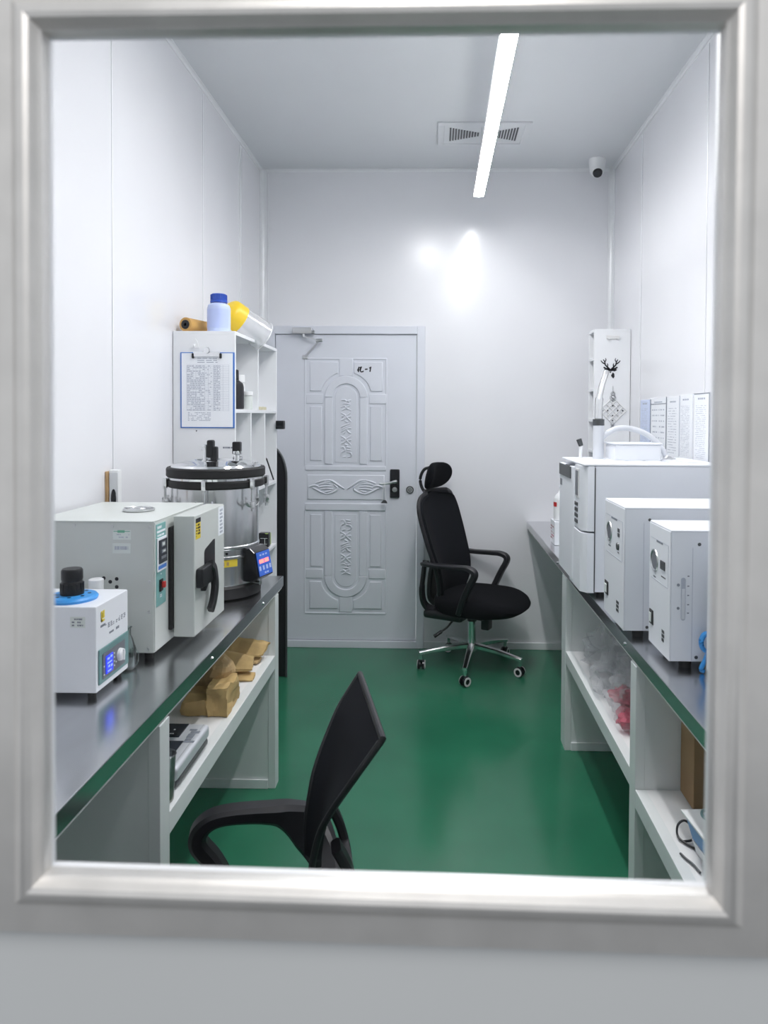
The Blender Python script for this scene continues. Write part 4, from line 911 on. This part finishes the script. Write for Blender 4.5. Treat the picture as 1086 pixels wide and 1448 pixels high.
# ---- gas generators
def generator(label, X0, X1, Y0, Y1, Z1, kind):
    t = thing('gas_generator', label, 'instrument', ((X0 + X1) / 2, (Y0 + Y1) / 2, ZT))
    Z0 = ZT + .022; H = Z1 - Z0; W = Y1 - Y0
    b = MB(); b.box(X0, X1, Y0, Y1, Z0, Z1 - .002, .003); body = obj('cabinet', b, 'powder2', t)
    b = MB(); b.box(X0 - .001, X1 + .001, Y0 - .001, Y1 + .001, Z1 - .003, Z1 + .002, .0015, 1); obj('top_cover', b, 'powder', t)
    b = MB(); b.box(X0 - .0025, X0, Y0, Y1, Z0, Z1 - .003, .001, 1); fp = obj('front_plate', b, 'powder', t)
    for x in (X0 + .05, X1 - .05):
        for y in (Y0 + .03, Y1 - .03):
            b = MB(); b.cyl((x, y, ZT), (x, y, Z0), .016, .018, 16); obj('foot', b, 'rubber', t)
    e = on('-X', (X0 - .0025, Y1, Z0)); F = on('-Y', (X0, Y0, Z0))
    b = MB(); b.box(W * .10, W * .90, H * .545, H * .549, 0, .0006, mx=e)
    if kind != 'plain':
        b.box(W * .08, W * .92, H * .875, H * .878, 0, .0005, mx=e); b.box(W * .915, W * .922, H * .55, H * .877, 0, .0005, mx=e)
    obj('face_line', b, 'inkpale', fp)
    marks_ = marks(MB(), '-X', tuple(e @ Vector((W * .36, H * .855, 0))), W * .30, H * .022, 1, 60, .0005, 1, .008, .7); obj('face_lettering', marks_, 'ink', fp)
    gz = H * .735 if kind == 'gauge' else H * .700
    b = MB(); b.lathe([(0, .001), (.026, .001), (.029, .0035), (.032, .003), (.033, 0), (0, 0)], 36, e @ Matrix.Translation((W * .27, gz, 0))); gg = obj('pressure_gauge', b, 'satin', fp)
    b = MB(); b.lathe([(0, .0018), (.025, .0018), (.025, .001), (0, .001)], 30, e @ Matrix.Translation((W * .27, gz, 0))); obj('gauge_dial', b, 'greypanel', gg)
    marks_ = marks(MB(), '-X', tuple(e @ Vector((W * .22, gz - .050, 0))), W * .12, .006, 1, 62, .0005, 1, .006, .8); obj('gauge_caption', marks_, 'ink', fp)
    b = MB()
    if kind == 'gauge':
        for z in (H * .775, H * .735): b.box(W * .70, W * .78, z, z + .012, 0, .002, .0005, 1, mx=e)
        b.lathe([(0, .005), (.011, .005), (.013, 0), (0, 0)], 24, e @ Matrix.Translation((W * .72, H * .655, 0))); b.box(W * .69, W * .76, H * .600, H * .606, 0, .0006, mx=e)
    else:
        b.box(W * .58, W * .78, H * .665, H * .735, 0, .003, .0008, 1, mx=e); marks(b, '-X', tuple(e @ Vector((W * .6, H * .60, 0))), W * .2, .006, 1, 64, .0005, 1, .005, .6)
    obj('indicator', b, 'darkmetal', fp)
    b = MB(); b.box(W * .07, W * .24, H * .16, H * .28, 0, .003, .001, 1, mx=e); sw = obj('switch_frame', b, 'black', fp)
    b = MB(); b.box(W * .10, W * .20, H * .18, H * .255, .003, .006, .001, 1, mx=e); obj('rocker', b, 'label', sw)
    b = MB(); marks(b, '-X', tuple(e @ Vector((W * .66, H * .10, 0))), W * .12, H * .10, 3, 66, .001, 1, .02, .7); obj('port_print', b, 'darkmetal', fp)
    if kind != 'plain':
        b = MB(); screws(b, '-Y', [(X0 + .075, Y0, Z1 - .036), (X0 + .070, Y0, Z0 + .012)], .005, .0015); parts('screw', b, 'darkmetal', body)
        b = MB(); b.box(X0 + .0570, X0 + .0580, Y0 - .0006, Y0, Z0 + .004, Z1 - .045); obj('panel_seam', b, 'inkpale', body)
    return t, body, F, H, Z0
generator('white gas generator box with round gauge, in the middle beside the large instrument', .582, 1.05, 2.180, 2.432, 1.240, 'gauge')
t, body, F, H, Z0 = generator('smaller white gas generator box with liquid level window in its side', .634, 1.05, 1.910, 2.095, 1.214, 'level')
b = MB(); p = [(.033 + .006 * math.cos(a), .222 + .006 * math.sin(a)) for a in [PI * k / 8 for k in range(9)]] + [(.033 + .006 * math.cos(a), .118 + .006 * math.sin(a)) for a in [PI + PI * k / 8 for k in range(9)]]
b.prism(p, .0015, F); lw = obj('level_window', b, 'inkpale', body)
b = MB(); b.box(.0285, .0375, .116, .198, .0015, .003, .0008, 1, mx=F); obj('liquid', b, 'hose', lw)
b = MB()
for z in (.232, .205, .180, .155, .132): b.box(.044, .049, z - .0015, z + .0015, 0, .0008, mx=F)
for z in (.208, .145): b.cyl(F @ Vector((.020, z, 0)), F @ Vector((.020, z, .001)), .004, n=12)
obj('level_marks', b, 'ink', body)
generator('white instrument box nearest the window, mostly hidden behind the window frame', .712, 1.05, 1.600, 1.852, 1.222, 'plain')
t = thing('blue_cable', 'coil of blue cable between the two nearest white boxes', 'cable', (.73, 1.882, ZT))
b = MB(); P = []
for k in range(60): a = 2 * PI * k / 20; P.append((.722 + .016 * math.cos(a), 1.874 + .004 * (k / 20), ZT + .085 + .024 * math.sin(a)))
b.sweep(P, .0055, 8); obj('cable_coil', b, 'blue', t)
b = MB(); b.sweep(catmull([(.725, 1.876, ZT + .07), (.718, 1.880, ZT + .04), (.708, 1.884, ZT + .012), (.716, 1.884, ZT + .006)], 5), .006, 8); obj('cable_tail', b, 'blue', t)
# ---- bottle and carton at the far end
t = thing('wash_bottle', 'white plastic bottle with pink label at the far end of right worktop', 'bottle', (.672, 3.80, ZT)); bx_ = MB()
cz = thing('small_carton', 'small white carton with pink print under the white bottle', 'box', (.672, 3.80, ZT))
b = MB(); b.box(.628, .735, 3.74, 3.87, ZT + .001, ZT + .125, .002); obj('carton_body', b, 'powder', cz)
b = marks(MB(), '-X', (.628, 3.865, ZT + .02), .10, .08, 5, 70, .0006, .5, .012, .4); obj('carton_print', b, 'redbag', cz)
t.location = (.672, 3.80, ZT + .126); t['_base'] = (.672, 3.80, ZT + .126); mx = Matrix.Translation((.672, 3.80, ZT + .126))
b = MB(); b.lathe([(0, 0), (.036, 0), (.040, .004), (.040, .11), (.030, .135), (.015, .15), (.012, .165), (0, .165)], 28, mx); obj('bottle_body', b, 'whiteplastic', t)
b = MB(); b.lathe([(0, .205), (.006, .205), (.010, .19), (.015, .183), (.015, .166), (0, .166)], 20, mx); obj('bottle_cap', b, 'powder', t)
b = MB(); b.lathe([(.0403, .075), (.0408, .076), (.0408, .098), (.0403, .099)], 20, mx, PI * .9, PI * 1.25); obj('pink_label', b, 'red', t)

# ---- stickers on the right rack, hook and pendant
YR = 4.1495
def flat(b, poly, ox, oz, s, h=.0012): b.prism([(x * s, z * s) for x, z in poly], h, on('-Y', (ox, YR, oz)))
b = MB(); dx, dz = 1.012, 1.785; S = .01
flat(b, [(-.9, 0), (.9, 0), (.45, 1.1), (-.45, 1.1)], dx, dz, S)
for s in (-1, 1):
    def st_(pts, r): b.ribbon([Vector((dx + s * x * S, YR - .0008, dz + z * S)) for x, z in pts], .0012, [r * S * (1 - .5 * k / (len(pts) - 1)) for k in range(len(pts))], up=(0, -1, 0))
    st_([(.2, .8), (1.6, 2.2), (3.0, 3.6), (3.4, 5.4), (4.2, 6.8)], 1.0); st_([(3.2, 4.2), (4.6, 5.0), (5.6, 6.2)], .8); st_([(3.4, 5.2), (2.6, 6.6), (2.9, 7.6)], .7)
    st_([(1.8, 2.4), (1.6, 3.8), (1.9, 4.6)], .8); st_([(.6, 1.2), (2.6, 1.4), (4.0, 2.4)], 1.5); st_([(.6, .9), (2.4, .4), (3.6, .9)], 1.3)
flat(b, [(.3, -2.6), (1.6, -4.2), (2.4, -3.2), (2.3, -1.6), (1.4, -.6)], dx, dz, S); flat(b, [(-2.3, -1.6), (-1.8, -1.4), (-1.5, -2.8), (-1.9, -2.6)], dx, dz, S); flat(b, [(-.5, -.2), (.5, -.2), (.3, -.9), (-.3, -.9)], dx, dz, S)
tag(obj('antler_decal', b, 'inkdark', loc=(dx, YR, dz)), 'black antlered stag head decal on the side of the right rack', 'decal')
pn = thing('pendant', 'silver diamond lattice knot pendant on the side of the right rack', 'ornament', (1.027, YR, 1.55))
b = MB()
for s in (-1, 1):
    for k in range(5):
        c = (k - 2) * .0195
        p0 = Vector((1.027 + c - s * .040, YR - .003, 1.556 + s * c + .040)); p1 = Vector((1.027 + c + s * .040, YR - .003, 1.556 + s * c - .040))
        b.sweep([p0, p1], .003, 6)
obj('lattice', b, 'ringwhite', pn)
b = MB()
for i in range(-2, 3):
    for j in range(-2, 3):
        if (i + j) % 2 == 0: b.cyl((1.027 + (i + j) * .0145, YR, 1.556 + (i - j) * .0145), (1.027 + (i + j) * .0145, YR - .0022, 1.556 + (i - j) * .0145), .0045, n=10)
parts('lattice_bead', b, 'darkmetal', pn)
b = MB()
for z, r in ((1.655, .011), (1.632, .016), (1.478, .009), (1.462, .008), (1.445, .011)):
    b.sweep([(1.027 + r * math.cos(a), YR - .004, z + r * math.sin(a)) for a in [2 * PI * k / 16 for k in range(16)]], .003, 6, closed=True, up=(0, -1, 0))
b.sweep([(1.027, YR - .003, 1.70), (1.027, YR - .003, 1.645)], .002, 6); b.ball((1.027, YR - .006, 1.632), .008, 12)
obj('ring_chain', b, 'satin', pn)
hk = thing('wall_hook', 'white hook strip near the top of the right rack side', 'hook', (1.025, YR, 1.985))
b = MB(); b.box(.985, 1.062, YR - .006, YR, 1.972, 1.992, .003); b.box(.992, 1.002, YR - .018, YR - .006, 1.968, 1.978, .002); b.box(1.045, 1.055, YR - .018, YR - .006, 1.968, 1.978, .002); obj('hook_strip', b, 'ringwhite', hk)

# ---- sheets on the right wall
GP = 'printed sheets hanging on the right wall'
def sheet(label, y0, y1, z0, z1, m, cols, rows, seed):
    t = thing('paper_sheet', label, 'notice', (XR, (y0 + y1) / 2, z1), group=GP)
    b = MB(); b.box(XR - .0045, XR - .0005, y0, y1, z0, z1); sh = obj('sheet', b, m, t)
    b = MB(); w = y1 - y0; h = z1 - z0
    for c in range(cols): marks(b, '-X', (XR - .0045, y1 - w * (.10 + c * .86 / cols), z0 + h * .08), w * .70 / cols, h * .76, rows * 2, seed + c, .0003, .7, .008, .22)
    marks(b, '-X', (XR - .0045, y1 - w * .25, z0 + h * .90), w * .5, h * .05, 1, seed + 9, .0003, 1, .02, .5)
    obj('print', b, 'inkpale', sh)
    return t
sheet('pale blue printed sheet furthest along the right wall', 3.765, 3.930, 1.335, 1.612, 'paperblue', 1, 12, 80)
t = sheet('wide white sheet with dark left edge second from the far end', 3.490, 3.745, 1.320, 1.618, 'paper', 2, 4, 90)
b = MB(); b.box(XR - .007, XR - .0045, 3.7385, 3.7455, 1.36, 1.612); b.box(XR - .006, XR - .0045, 3.487, 3.4935, 1.33, 1.62); b.box(XR - .006, XR - .0045, 3.49, 3.74, 1.585, 1.588); obj('edge_strip', b, 'ink', t)
sheet('white form with pale lower half, middle of the five sheets on right wall', 3.310, 3.480, 1.320, 1.615, 'paper', 1, 9, 100)
t = sheet('white sheet of close print left of the nearest black edged sheet', 3.140, 3.300, 1.320, 1.622, 'paper', 1, 16, 110)
b = MB(); b.box(XR - .006, XR - .0045, 3.297, 3.301, 1.34, 1.62); obj('edge_strip', b, 'inkpale', t)
t = sheet('white printed sheet in black edging, nearest the window on right wall', 2.945, 3.115, 1.318, 1.622, 'paper', 1, 14, 120)
b = MB(); b.box(XR - .006, XR - .0045, 2.945, 3.115, 1.619, 1.6225); b.box(XR - .006, XR - .0045, 2.943, 2.9465, 1.318, 1.6225); obj('edge_strip', b, 'ink', t)

# ================================================================== RIGHT SHELVES
ZS1, ZS2 = .4565, .4215
def film(c, r, seed, n=44, amp=.05, sc=11):
    b = MB(); b.ball((0, 0, 0), (1, 1, 1), n)
    for v in b.bm.verts:
        q = v.co.copy(); p = Vector((q.x * r[0], q.y * r[1], q.z * r[2])); w_ = p * sc + Vector((seed * 2.3, seed, -seed))
        k = 1 - 2.2 * abs(noise.noise(w_)) - .9 * abs(noise.noise(w_ * 2.7)) - .5 * abs(noise.noise(w_ * 6.1))
        v.co = Vector(c) + p * (.72 + .5 * k) + noise.noise_vector(w_ * 1.3) * amp * .35
        v.co.z = max(v.co.z, ZS1 + .002 + .003 * abs(noise.noise(w_ * 5))); v.co.x = max(v.co.x, .602); v.co.y = min(max(v.co.y, 2.15), 3.19)
    return b
def filmbag(name, label, c, r, seed, m='bag'):
    t = thing(name, label, 'bag', (c[0], c[1], ZS1), group='plastic bags on the right shelf')
    obj('film', film(c, r, seed), m, t, sharp=25)
    return t
filmbag('plastic_bag', 'crumpled clear plastic bag at the back of the right shelf', (.75, 2.95, ZS1 + .085), (.13, .13, .12), 1)
filmbag('plastic_bag', 'clear plastic bag lying at the shelf edge below the generator boxes', (.70, 2.70, ZS1 + .07), (.10, .12, .10), 2)
t = filmbag('plastic_bag', 'clear plastic bag with red printing on the right shelf', (.70, 2.45, ZS1 + .075), (.11, .14, .10), 5)
obj('red_print', film((.675, 2.50, ZS1 + .072), (.055, .07, .032), 8, 26, .03, 20), 'redbag', t, sharp=25)
obj('red_print', film((.672, 2.40, ZS1 + .038), (.06, .065, .034), 3, 26, .03, 20), 'redbag', t, sharp=25)
# cardboard carton
t = thing('cardboard_box', 'tall brown cardboard box standing on the nearer right shelf', 'box', (.83, 2.02, ZS2))
b = MB(); b.box(.722, .94, 1.965, 2.072, ZS2 + .001, ZS2 + .345, .003); bxx = obj('carton', b, 'cardboard', t)
b = MB(); b.box(.7205, .942, 2.010, 2.026, ZS2 + .344, ZS2 + .3465); obj('packing_tape', b, 'kraft', bxx)
b = MB(); b.box(.7203, .7225, 2.05, 2.06, ZS2 + .315, ZS2 + .335, .001, 1); b.box(.7203, .7225, 1.97, 1.98, ZS2 + .245, ZS2 + .262, .001, 1); parts('hand_hole', b, 'inkdark', bxx)
# blue and white carton with a slanting side, cable loop beside it
t = thing('printed_box', 'open blue and white carton lying on the nearer right shelf', 'box', (.75, 1.67, ZS2))
K = Matrix.Translation((.663, 1.775, ZS2 + .001)) @ Matrix.Rotation(math.radians(5), 4, 'Z') @ Matrix(((1, 0, 0, 0), (0, 0, -1, 0), (0, 1, 0, 0), (0, 0, 0, 1)))
b = MB(); b.prism([(0, 0), (.20, 0), (.20, .105), (-.034, .105)], .20, K); pb = obj('carton', b, 'boxblue', t)
b = MB(); b.prism([(-.042, .105), (.202, .105), (.202, .109), (-.042, .109)], .206, K, z0=-.003); b.prism([(-.0012, -.0005), (.002, 0), (-.011, .036), (-.0142, .036)], .20, K); parts('white_panel', b, 'whiteplastic', pb)
b = MB(); P = [K @ Vector((.020 + .022 * math.cos(a), .1115, .035 + .028 * math.sin(a))) for a in [2 * PI * k / 24 for k in range(24)]]; b.sweep(P, .004, 8, closed=True); obj('top_ring', b, 'tealdark', pb)
b = MB(); b.cyl(K @ Vector((.020, .1085, .035)), K @ Vector((.020, .1105, .035)), .019, n=24); obj('top_print', b, 'bluelab2', pb)
t = thing('black_cable', 'loop of thin black cable beside the blue and white carton', 'cable', (.645, 1.83, ZS2))
b = MB(); b.sweep(catmull([(.664, 1.785, ZS2 + .004), (.648, 1.805, ZS2 + .004), (.634, 1.830, ZS2 + .008), (.640, 1.850, ZS2 + .026), (.660, 1.855, ZS2 + .036), (.678, 1.840, ZS2 + .022), (.668, 1.818, ZS2 + .008), (.640, 1.815, ZS2 + .004)], 6), .003, 8); obj('cable_loop', b, 'black', t)
t = thing('cable_end', 'short piece of grey cable lying at the near end of right shelf', 'cable', (.63, 1.735, ZS2))
b = MB(); b.sweep(catmull([(.618, 1.765, ZS2 + .004), (.624, 1.745, ZS2 + .004), (.634, 1.722, ZS2 + .004), (.640, 1.69, ZS2 + .004)], 6), .003, 8); obj('cable_piece', b, 'darkmetal', t)

# ================================================================== CHAIRS
def smoothgrid(b, rows, th): return b.grid(rows, th)
def padrow(y0, y1, n): return [y0 + (y1 - y0) * i / n for i in range(n + 1)]
def seat_pad(b, x0, x1, w, z0, z1, front_drop=.0):
    """rounded seat cushion: superellipse outline, domed top"""
    t = bmesh.new(); n = 48; rings = []
    cxm, a, hw = (x0 + x1) / 2, (x1 - x0) / 2, w / 2
    for s_, z_ in ((0, z0), (.72, z0), (.90, z0 + .012), (.985, z0 + (z1 - z0) * .40), (1.0, z0 + (z1 - z0) * .6), (.975, z0 + (z1 - z0) * .82), (.92, z1 - .006), (.80, z1), (.4, z1 - .004), (0, z1 - .006)):
        ring = []
        for k in range(n):
            an = 2 * PI * k / n; c_, s2 = math.cos(an), math.sin(an); q = 2 / 3.0
            x = cxm + a * s_ * (abs(c_) ** q) * (1 if c_ >= 0 else -1); y = hw * s_ * (abs(s2) ** q) * (1 if s2 >= 0 else -1)
            u = max(0, (x - cxm) / a); zz = z_ + (z1 - z_) / (z1 - z0) * (z1 - z0) * .55 * u ** 2 - front_drop * u ** 3 + .012 * (y / hw) ** 2 * (z_ > (z0 + z1) / 2)
            ring.append(t.verts.new((x, y, zz)))
        rings.append(ring)
    for r1, r2 in zip(rings, rings[1:]):
        for k in range(n): t.faces.new((r1[k], r1[(k + 1) % n], r2[(k + 1) % n], r2[k]))
    bmesh.ops.remove_doubles(t, verts=t.verts[:], dist=1e-5); bmesh.ops.recalc_face_normals(t, faces=t.faces[:])
    return b.merge(t)
def backrest(b, prof, th, n=14, curve=.035, yo=0.0):
    """prof: (x, z, half width); the sheet bows forward at both sides"""
    P = catmull([Vector(p) for p in prof], 4); rows = []
    for p in P:
        cv = curve(p.y) if callable(curve) else curve
        rows.append([(p.x + cv * (2 * i / n - 1) ** 2, yo + p.z * (2 * i / n - 1), p.y) for i in range(n + 1)])
    return b.grid(rows, th), rows
def base5(ch, a0, R, zt, zh, legw, chrome, sub=True):
    for k in range(5):
        a = a0 + 2 * PI * k / 5; d = Vector((math.cos(a), math.sin(a), 0)); tdir = Vector((-math.sin(a), math.cos(a), 0))
        b = MB(); b.ribbon([d * .025 + Vector((0, 0, zh)), d * (R * .55) + Vector((0, 0, (zh + zt) / 2 + .006)), d * (R + .012) + Vector((0, 0, zt))], [.034, .028, .020], [.042, .034, .026], up=(0, 0, 1), b=1)
        b.cyl(d * R + Vector((0, 0, zt - .004)), d * R + Vector((0, 0, .050)), .012, .009, 14)
        lg = obj('base_leg', b, chrome, ch)
        ca_ = a + .9 + k * .5; u = Vector((math.cos(ca_), math.sin(ca_), 0)); c_ = d * R - Vector((-u.y, u.x, 0)) * .012 * 0 + Vector((0, 0, .029))
        b = MB()
        for s_ in (-1, 1): b.cyl(c_ + u * (s_ * .007), c_ + u * (s_ * .022), .028, .026, 26, .003)
        b.cyl(c_ - u * .01, c_ + u * .01, .014, n=14); b.box(c_.x - .012, c_.x + .012, c_.y - .012, c_.y + .012, .040, .060, .004); obj('caster', b, 'blackgloss', lg)
        b = MB()
        q = Vector((0, 0, 1)).rotation_difference(u).to_matrix().to_4x4()
        for s_ in (-1, 1):
            q2 = Matrix.Translation(c_ + u * (s_ * .0215)) @ q
            b.lathe([(.0155, -.001), (.0255, -.001), (.0255, .0025), (.0155, .0025), (.0155, -.001)], 26, q2)
        obj('caster_ring', b, 'ringwhite', lg)

# ---- high-backed chair by the back wall
c2 = thing('office_chair', 'black high back mesh office chair with headrest and chrome base by back wall', 'chair', (.222, 4.255, 0), math.radians(-26.5))
base5(c2, math.radians(-100 + 26.5), .308, .098, .135, .04, 'chairchrome')
b = MB(); b.cyl((0, 0, .105), (0, 0, .150), .034, .030, 26, .003); b.cyl((0, 0, .15), (0, 0, .285), .025, n=24); obj('column', b, 'chairchrome', c2)
b = MB(); b.cyl((0, 0, .283), (0, 0, .315), .029, .026, 24, .003); b.box(-.13, .10, -.075, .075, .310, .358, .012, 3); b.box(.075, .125, -.045, .02, .250, .315, .008); obj('tilt_mechanism', b, 'black', c2)
b = MB(); b.sweep(catmull([(-.03, -.07, .325), (-.05, -.16, .318), (-.07, -.21, .285), (-.10, -.24, .262)], 5), .006, 8); b.sweep([(-.09, -.232, .268), (-.125, -.262, .240)], .011, 8); obj('lever', b, 'black', c2)
b = MB(); seat_pad(b, -.205, .340, .50, .350, .458, .045); obj('seat', b, 'fabric', c2)
b = MB(); b.box(-.235, .02, -.20, .20, .318, .368, .02, 3); obj('seat_pan', b, 'black', c2)
b = MB(); _, rows = backrest(b, [(-.185, .455, .17), (-.172, .53, .205), (-.182, .62, .225), (-.225, .76, .245), (-.268, .90, .250), (-.290, .98, .238), (-.296, 1.03, .205), (-.293, 1.055, .14)], .020, 18, .055); obj('backrest', b, 'meshfab', c2)
edge = [Vector(r[0]) for r in rows] + [Vector(p) for p in rows[-1][1:-1]] + [Vector(r[-1]) for r in rows[::-1]] + [Vector(p) for p in rows[0][::-1][1:-1]]
b = MB(); b.sweep([e + Vector((-.008, 0, 0)) for e in edge], .013, 10, closed=True, up=(1, 0, 0)); obj('back_frame', b, 'armplastic', c2)
b = MB(); b.ribbon(catmull([(-.225, 0, .36), (-.270, 0, .40), (-.268, 0, .52), (-.250, 0, .66), (-.285, 0, .82)], 5), .035, .09, up=(1, 0, 0), b=1); obj('spine', b, 'black', c2)
b = MB(); t = bmesh.new(); rings = []; N_ = 28
for k in range(13):
    v = -1 + 2 * k / 12; zz = 1.152 + .082 * math.sin(PI / 2 * v); rr_ = max(.02, math.cos(PI / 2 * v)) ** .55; ring = []
    for i in range(N_):
        a_ = 2 * PI * i / N_; q = .62
        yy = .142 * rr_ * math.copysign(abs(math.cos(a_)) ** q, math.cos(a_)); xx = .030 * rr_ * math.copysign(abs(math.sin(a_)) ** q, math.sin(a_))
        ring.append(t.verts.new((-.268 + xx + 2.6 * yy * yy + .25 * (zz - 1.152), yy, zz)))
    rings.append(ring)
for r1, r2 in zip(rings, rings[1:]):
    for i in range(N_): t.faces.new((r1[i], r1[(i + 1) % N_], r2[(i + 1) % N_], r2[i]))
t.faces.new(rings[0][::-1]); t.faces.new(rings[-1]); bmesh.ops.recalc_face_normals(t, faces=t.faces[:]); b.merge(t)
hr = obj('headrest', b, 'fabric', c2, sharp=70)
for s_ in (-1, 1):
    b = MB(); b.sweep(catmull([(-.285, s_ * .055, 1.035), (-.318, s_ * .06, 1.085), (-.325, s_ * .062, 1.14), (-.300, s_ * .06, 1.19), (-.262, s_ * .055, 1.205)], 6), .0095, 10); obj('headrest_stem', b, 'black', c2)
for s_ in (-1, 1):
    y = s_ * .255
    b = MB(); P = catmull([(-.215, s_ * .20, .650), (-.19, y, .655), (-.10, y, .652), (.02, y, .655), (.080, y, .655), (.118, y, .640), (.122, y, .610), (.085, y, .540), (.045, s_ * .245, .450), (.02, s_ * .225, .385)], 6)
    n = len(P); b.ribbon(P, [.046 if i < 26 else .046 + .010 * (i - 26) / (n - 26) for i in range(n)], [.020 + .012 * min(1, i / (n * .6)) for i in range(n)], up=(0, 1, 0), b=1); obj('armrest', b, 'armplastic', c2)
    b = MB(); b.ribbon(catmull([(-.215, s_ * .205, .665), (-.222, s_ * .215, .58), (-.235, s_ * .205, .47), (-.225, s_ * .17, .385), (-.15, s_ * .12, .345)], 6), .022, [.03] * 10 + [.045] * 15, up=(1, 0, 0), b=1); obj('arm_bracket', b, 'armplastic', c2)

# ---- low-backed chair in front
c1 = thing('office_chair', 'black low back mesh office chair with loop armrests nearest the window', 'chair', (-.445, 1.42, 0), math.radians(193.3))
base5(c1, math.radians(20), .30, .085, .11, .04, 'black')
b = MB(); b.cyl((0, 0, .09), (0, 0, .14), .034, .030, 24, .003); b.cyl((0, 0, .14), (0, 0, .36), .025, n=24); obj('column', b, 'black', c1)
b = MB(); b.box(-.12, .10, -.07, .07, .345, .385, .01); obj('tilt_mechanism', b, 'black', c1)
b = MB(); seat_pad(b, -.215, .245, .46, .378, .442, .03); obj('seat', b, 'fabric', c1)
b = MB(); _, rows = backrest(b, [(-.205, .53, .085), (-.205, .60, .092), (-.216, .67, .102), (-.235, .74, .128), (-.268, .82, .162), (-.296, .87, .171), (-.314, .90, .174)], .010, 16, lambda z: .022 * min(1, max(0, (.90 - z) / .2)), -.018); bk = obj('backrest', b, 'meshfab', c1)
edge = [Vector(r[0]) for r in rows] + [Vector(p) for p in rows[-1][1:-1]] + [Vector(r[-1]) for r in rows[::-1]] + [Vector(p) for p in rows[0][::-1][1:-1]]
b = MB(); b.sweep([e + Vector((-.004, 0, 0)) for e in edge], .007, 10, closed=True, up=(1, 0, 0)); obj('back_frame', b, 'black', c1)
b = MB()
for s_ in (-1, 1): b.ribbon(catmull([(-.19, s_ * .05, .37), (-.262, s_ * .052, .42), (-.275, s_ * .06, .52), (-.262, s_ * .075, .60), (-.235, s_ * .085, .66)], 6), .020, .038, up=(1, 0, 0), b=1)
b.ribbon([(-.272, -.07, .50), (-.272, .07, .50)], .016, .022, up=(1, 0, 0)); b.ribbon([(-.268, -.08, .575), (-.268, .08, .575)], .016, .022, up=(1, 0, 0)); obj('back_bracket', b, 'armplastic', c1)
for s_ in (-1, 1):
    y = s_ * .262
    ctl = [(-.240, s_ * .085, .470, .050), (-.228, s_ * .165, .494, .075), (-.200, s_ * .235, .516, .100), (-.150, y, .538, .066), (-.10, y, .550, .044), (-.02, y, .555, .036),
           (.030, y, .548, .036), (.058, y, .524, .040), (.060, y, .492, .042), (.030, y, .450, .042), (.005, s_ * .245, .41, .042), (-.005, s_ * .20, .372, .042)]
    b = MB(); P = catmull([c[:3] for c in ctl], 6); TH = [v.x for v in catmull([(c[3], 0, 0) for c in ctl], 6)]
    n = len(P); b.ribbon(P, [.028 + .024 * min(1, i / 14) for i in range(n)], TH, up=(0, 1, 0), b=1); obj('armrest', b, 'armplastic', c1)

# ================================================================== CAMERA, LIGHT
cam = bpy.data.cameras.new('camera'); co = bpy.data.objects.new('camera', cam); COL.objects.link(co)
cam.sensor_fit = 'AUTO'; cam.sensor_width = 36; cam.lens = 1000 / 1448 * 36
cam.shift_x = (543 - 595) / 1448; cam.shift_y = (610 - 724) / 1448
co.matrix_world = Matrix.Translation((0, 0, EYE)) @ Matrix.Rotation(.022, 4, 'Z') @ Matrix.Rotation(PI / 2 - .022, 4, 'X') @ Matrix.Rotation(.005, 4, 'Z')
cam.clip_start = .01; cam.dof.use_dof = True; cam.dof.focus_distance = 3.0; cam.dof.aperture_fstop = 6.5
scene.camera = co
w = bpy.data.worlds.new('World'); scene.world = w; w.use_nodes = True
bg = w.node_tree.nodes['Background']; bg.inputs['Color'].default_value = (.90, .93, .97, 1); bg.inputs['Strength'].default_value = .62
li = bpy.data.lights.new('added_corridor_light', 'AREA'); li.shape = 'RECTANGLE'; li.size = .25; li.size_y = 1.2; li.energy = 14; li.color = (1, .965, .93)  # unseen lamp, added behind the camera to light the window frame
lo = bpy.data.objects.new('added_corridor_light', li); COL.objects.link(lo); lo.location = (-.1, -.75, 2.75); lo.rotation_euler = (0, 0, 0)
vs = scene.view_settings; vs.view_transform = 'Standard'; vs.look = 'None'; vs.exposure = 0.26; vs.gamma = 1.0; vs.use_curve_mapping = False
try:
    scene.cycles.use_denoising = True; scene.cycles.use_light_tree = False; scene.cycles.max_bounces = 10; scene.cycles.transparent_max_bounces = 24; scene.cycles.diffuse_bounces = 8; scene.cycles.sample_clamp_indirect = 6
except Exception: pass
for o in bpy.data.objects:
    for k in ('_base', '_local'):
        if k in o.keys(): del o[k]
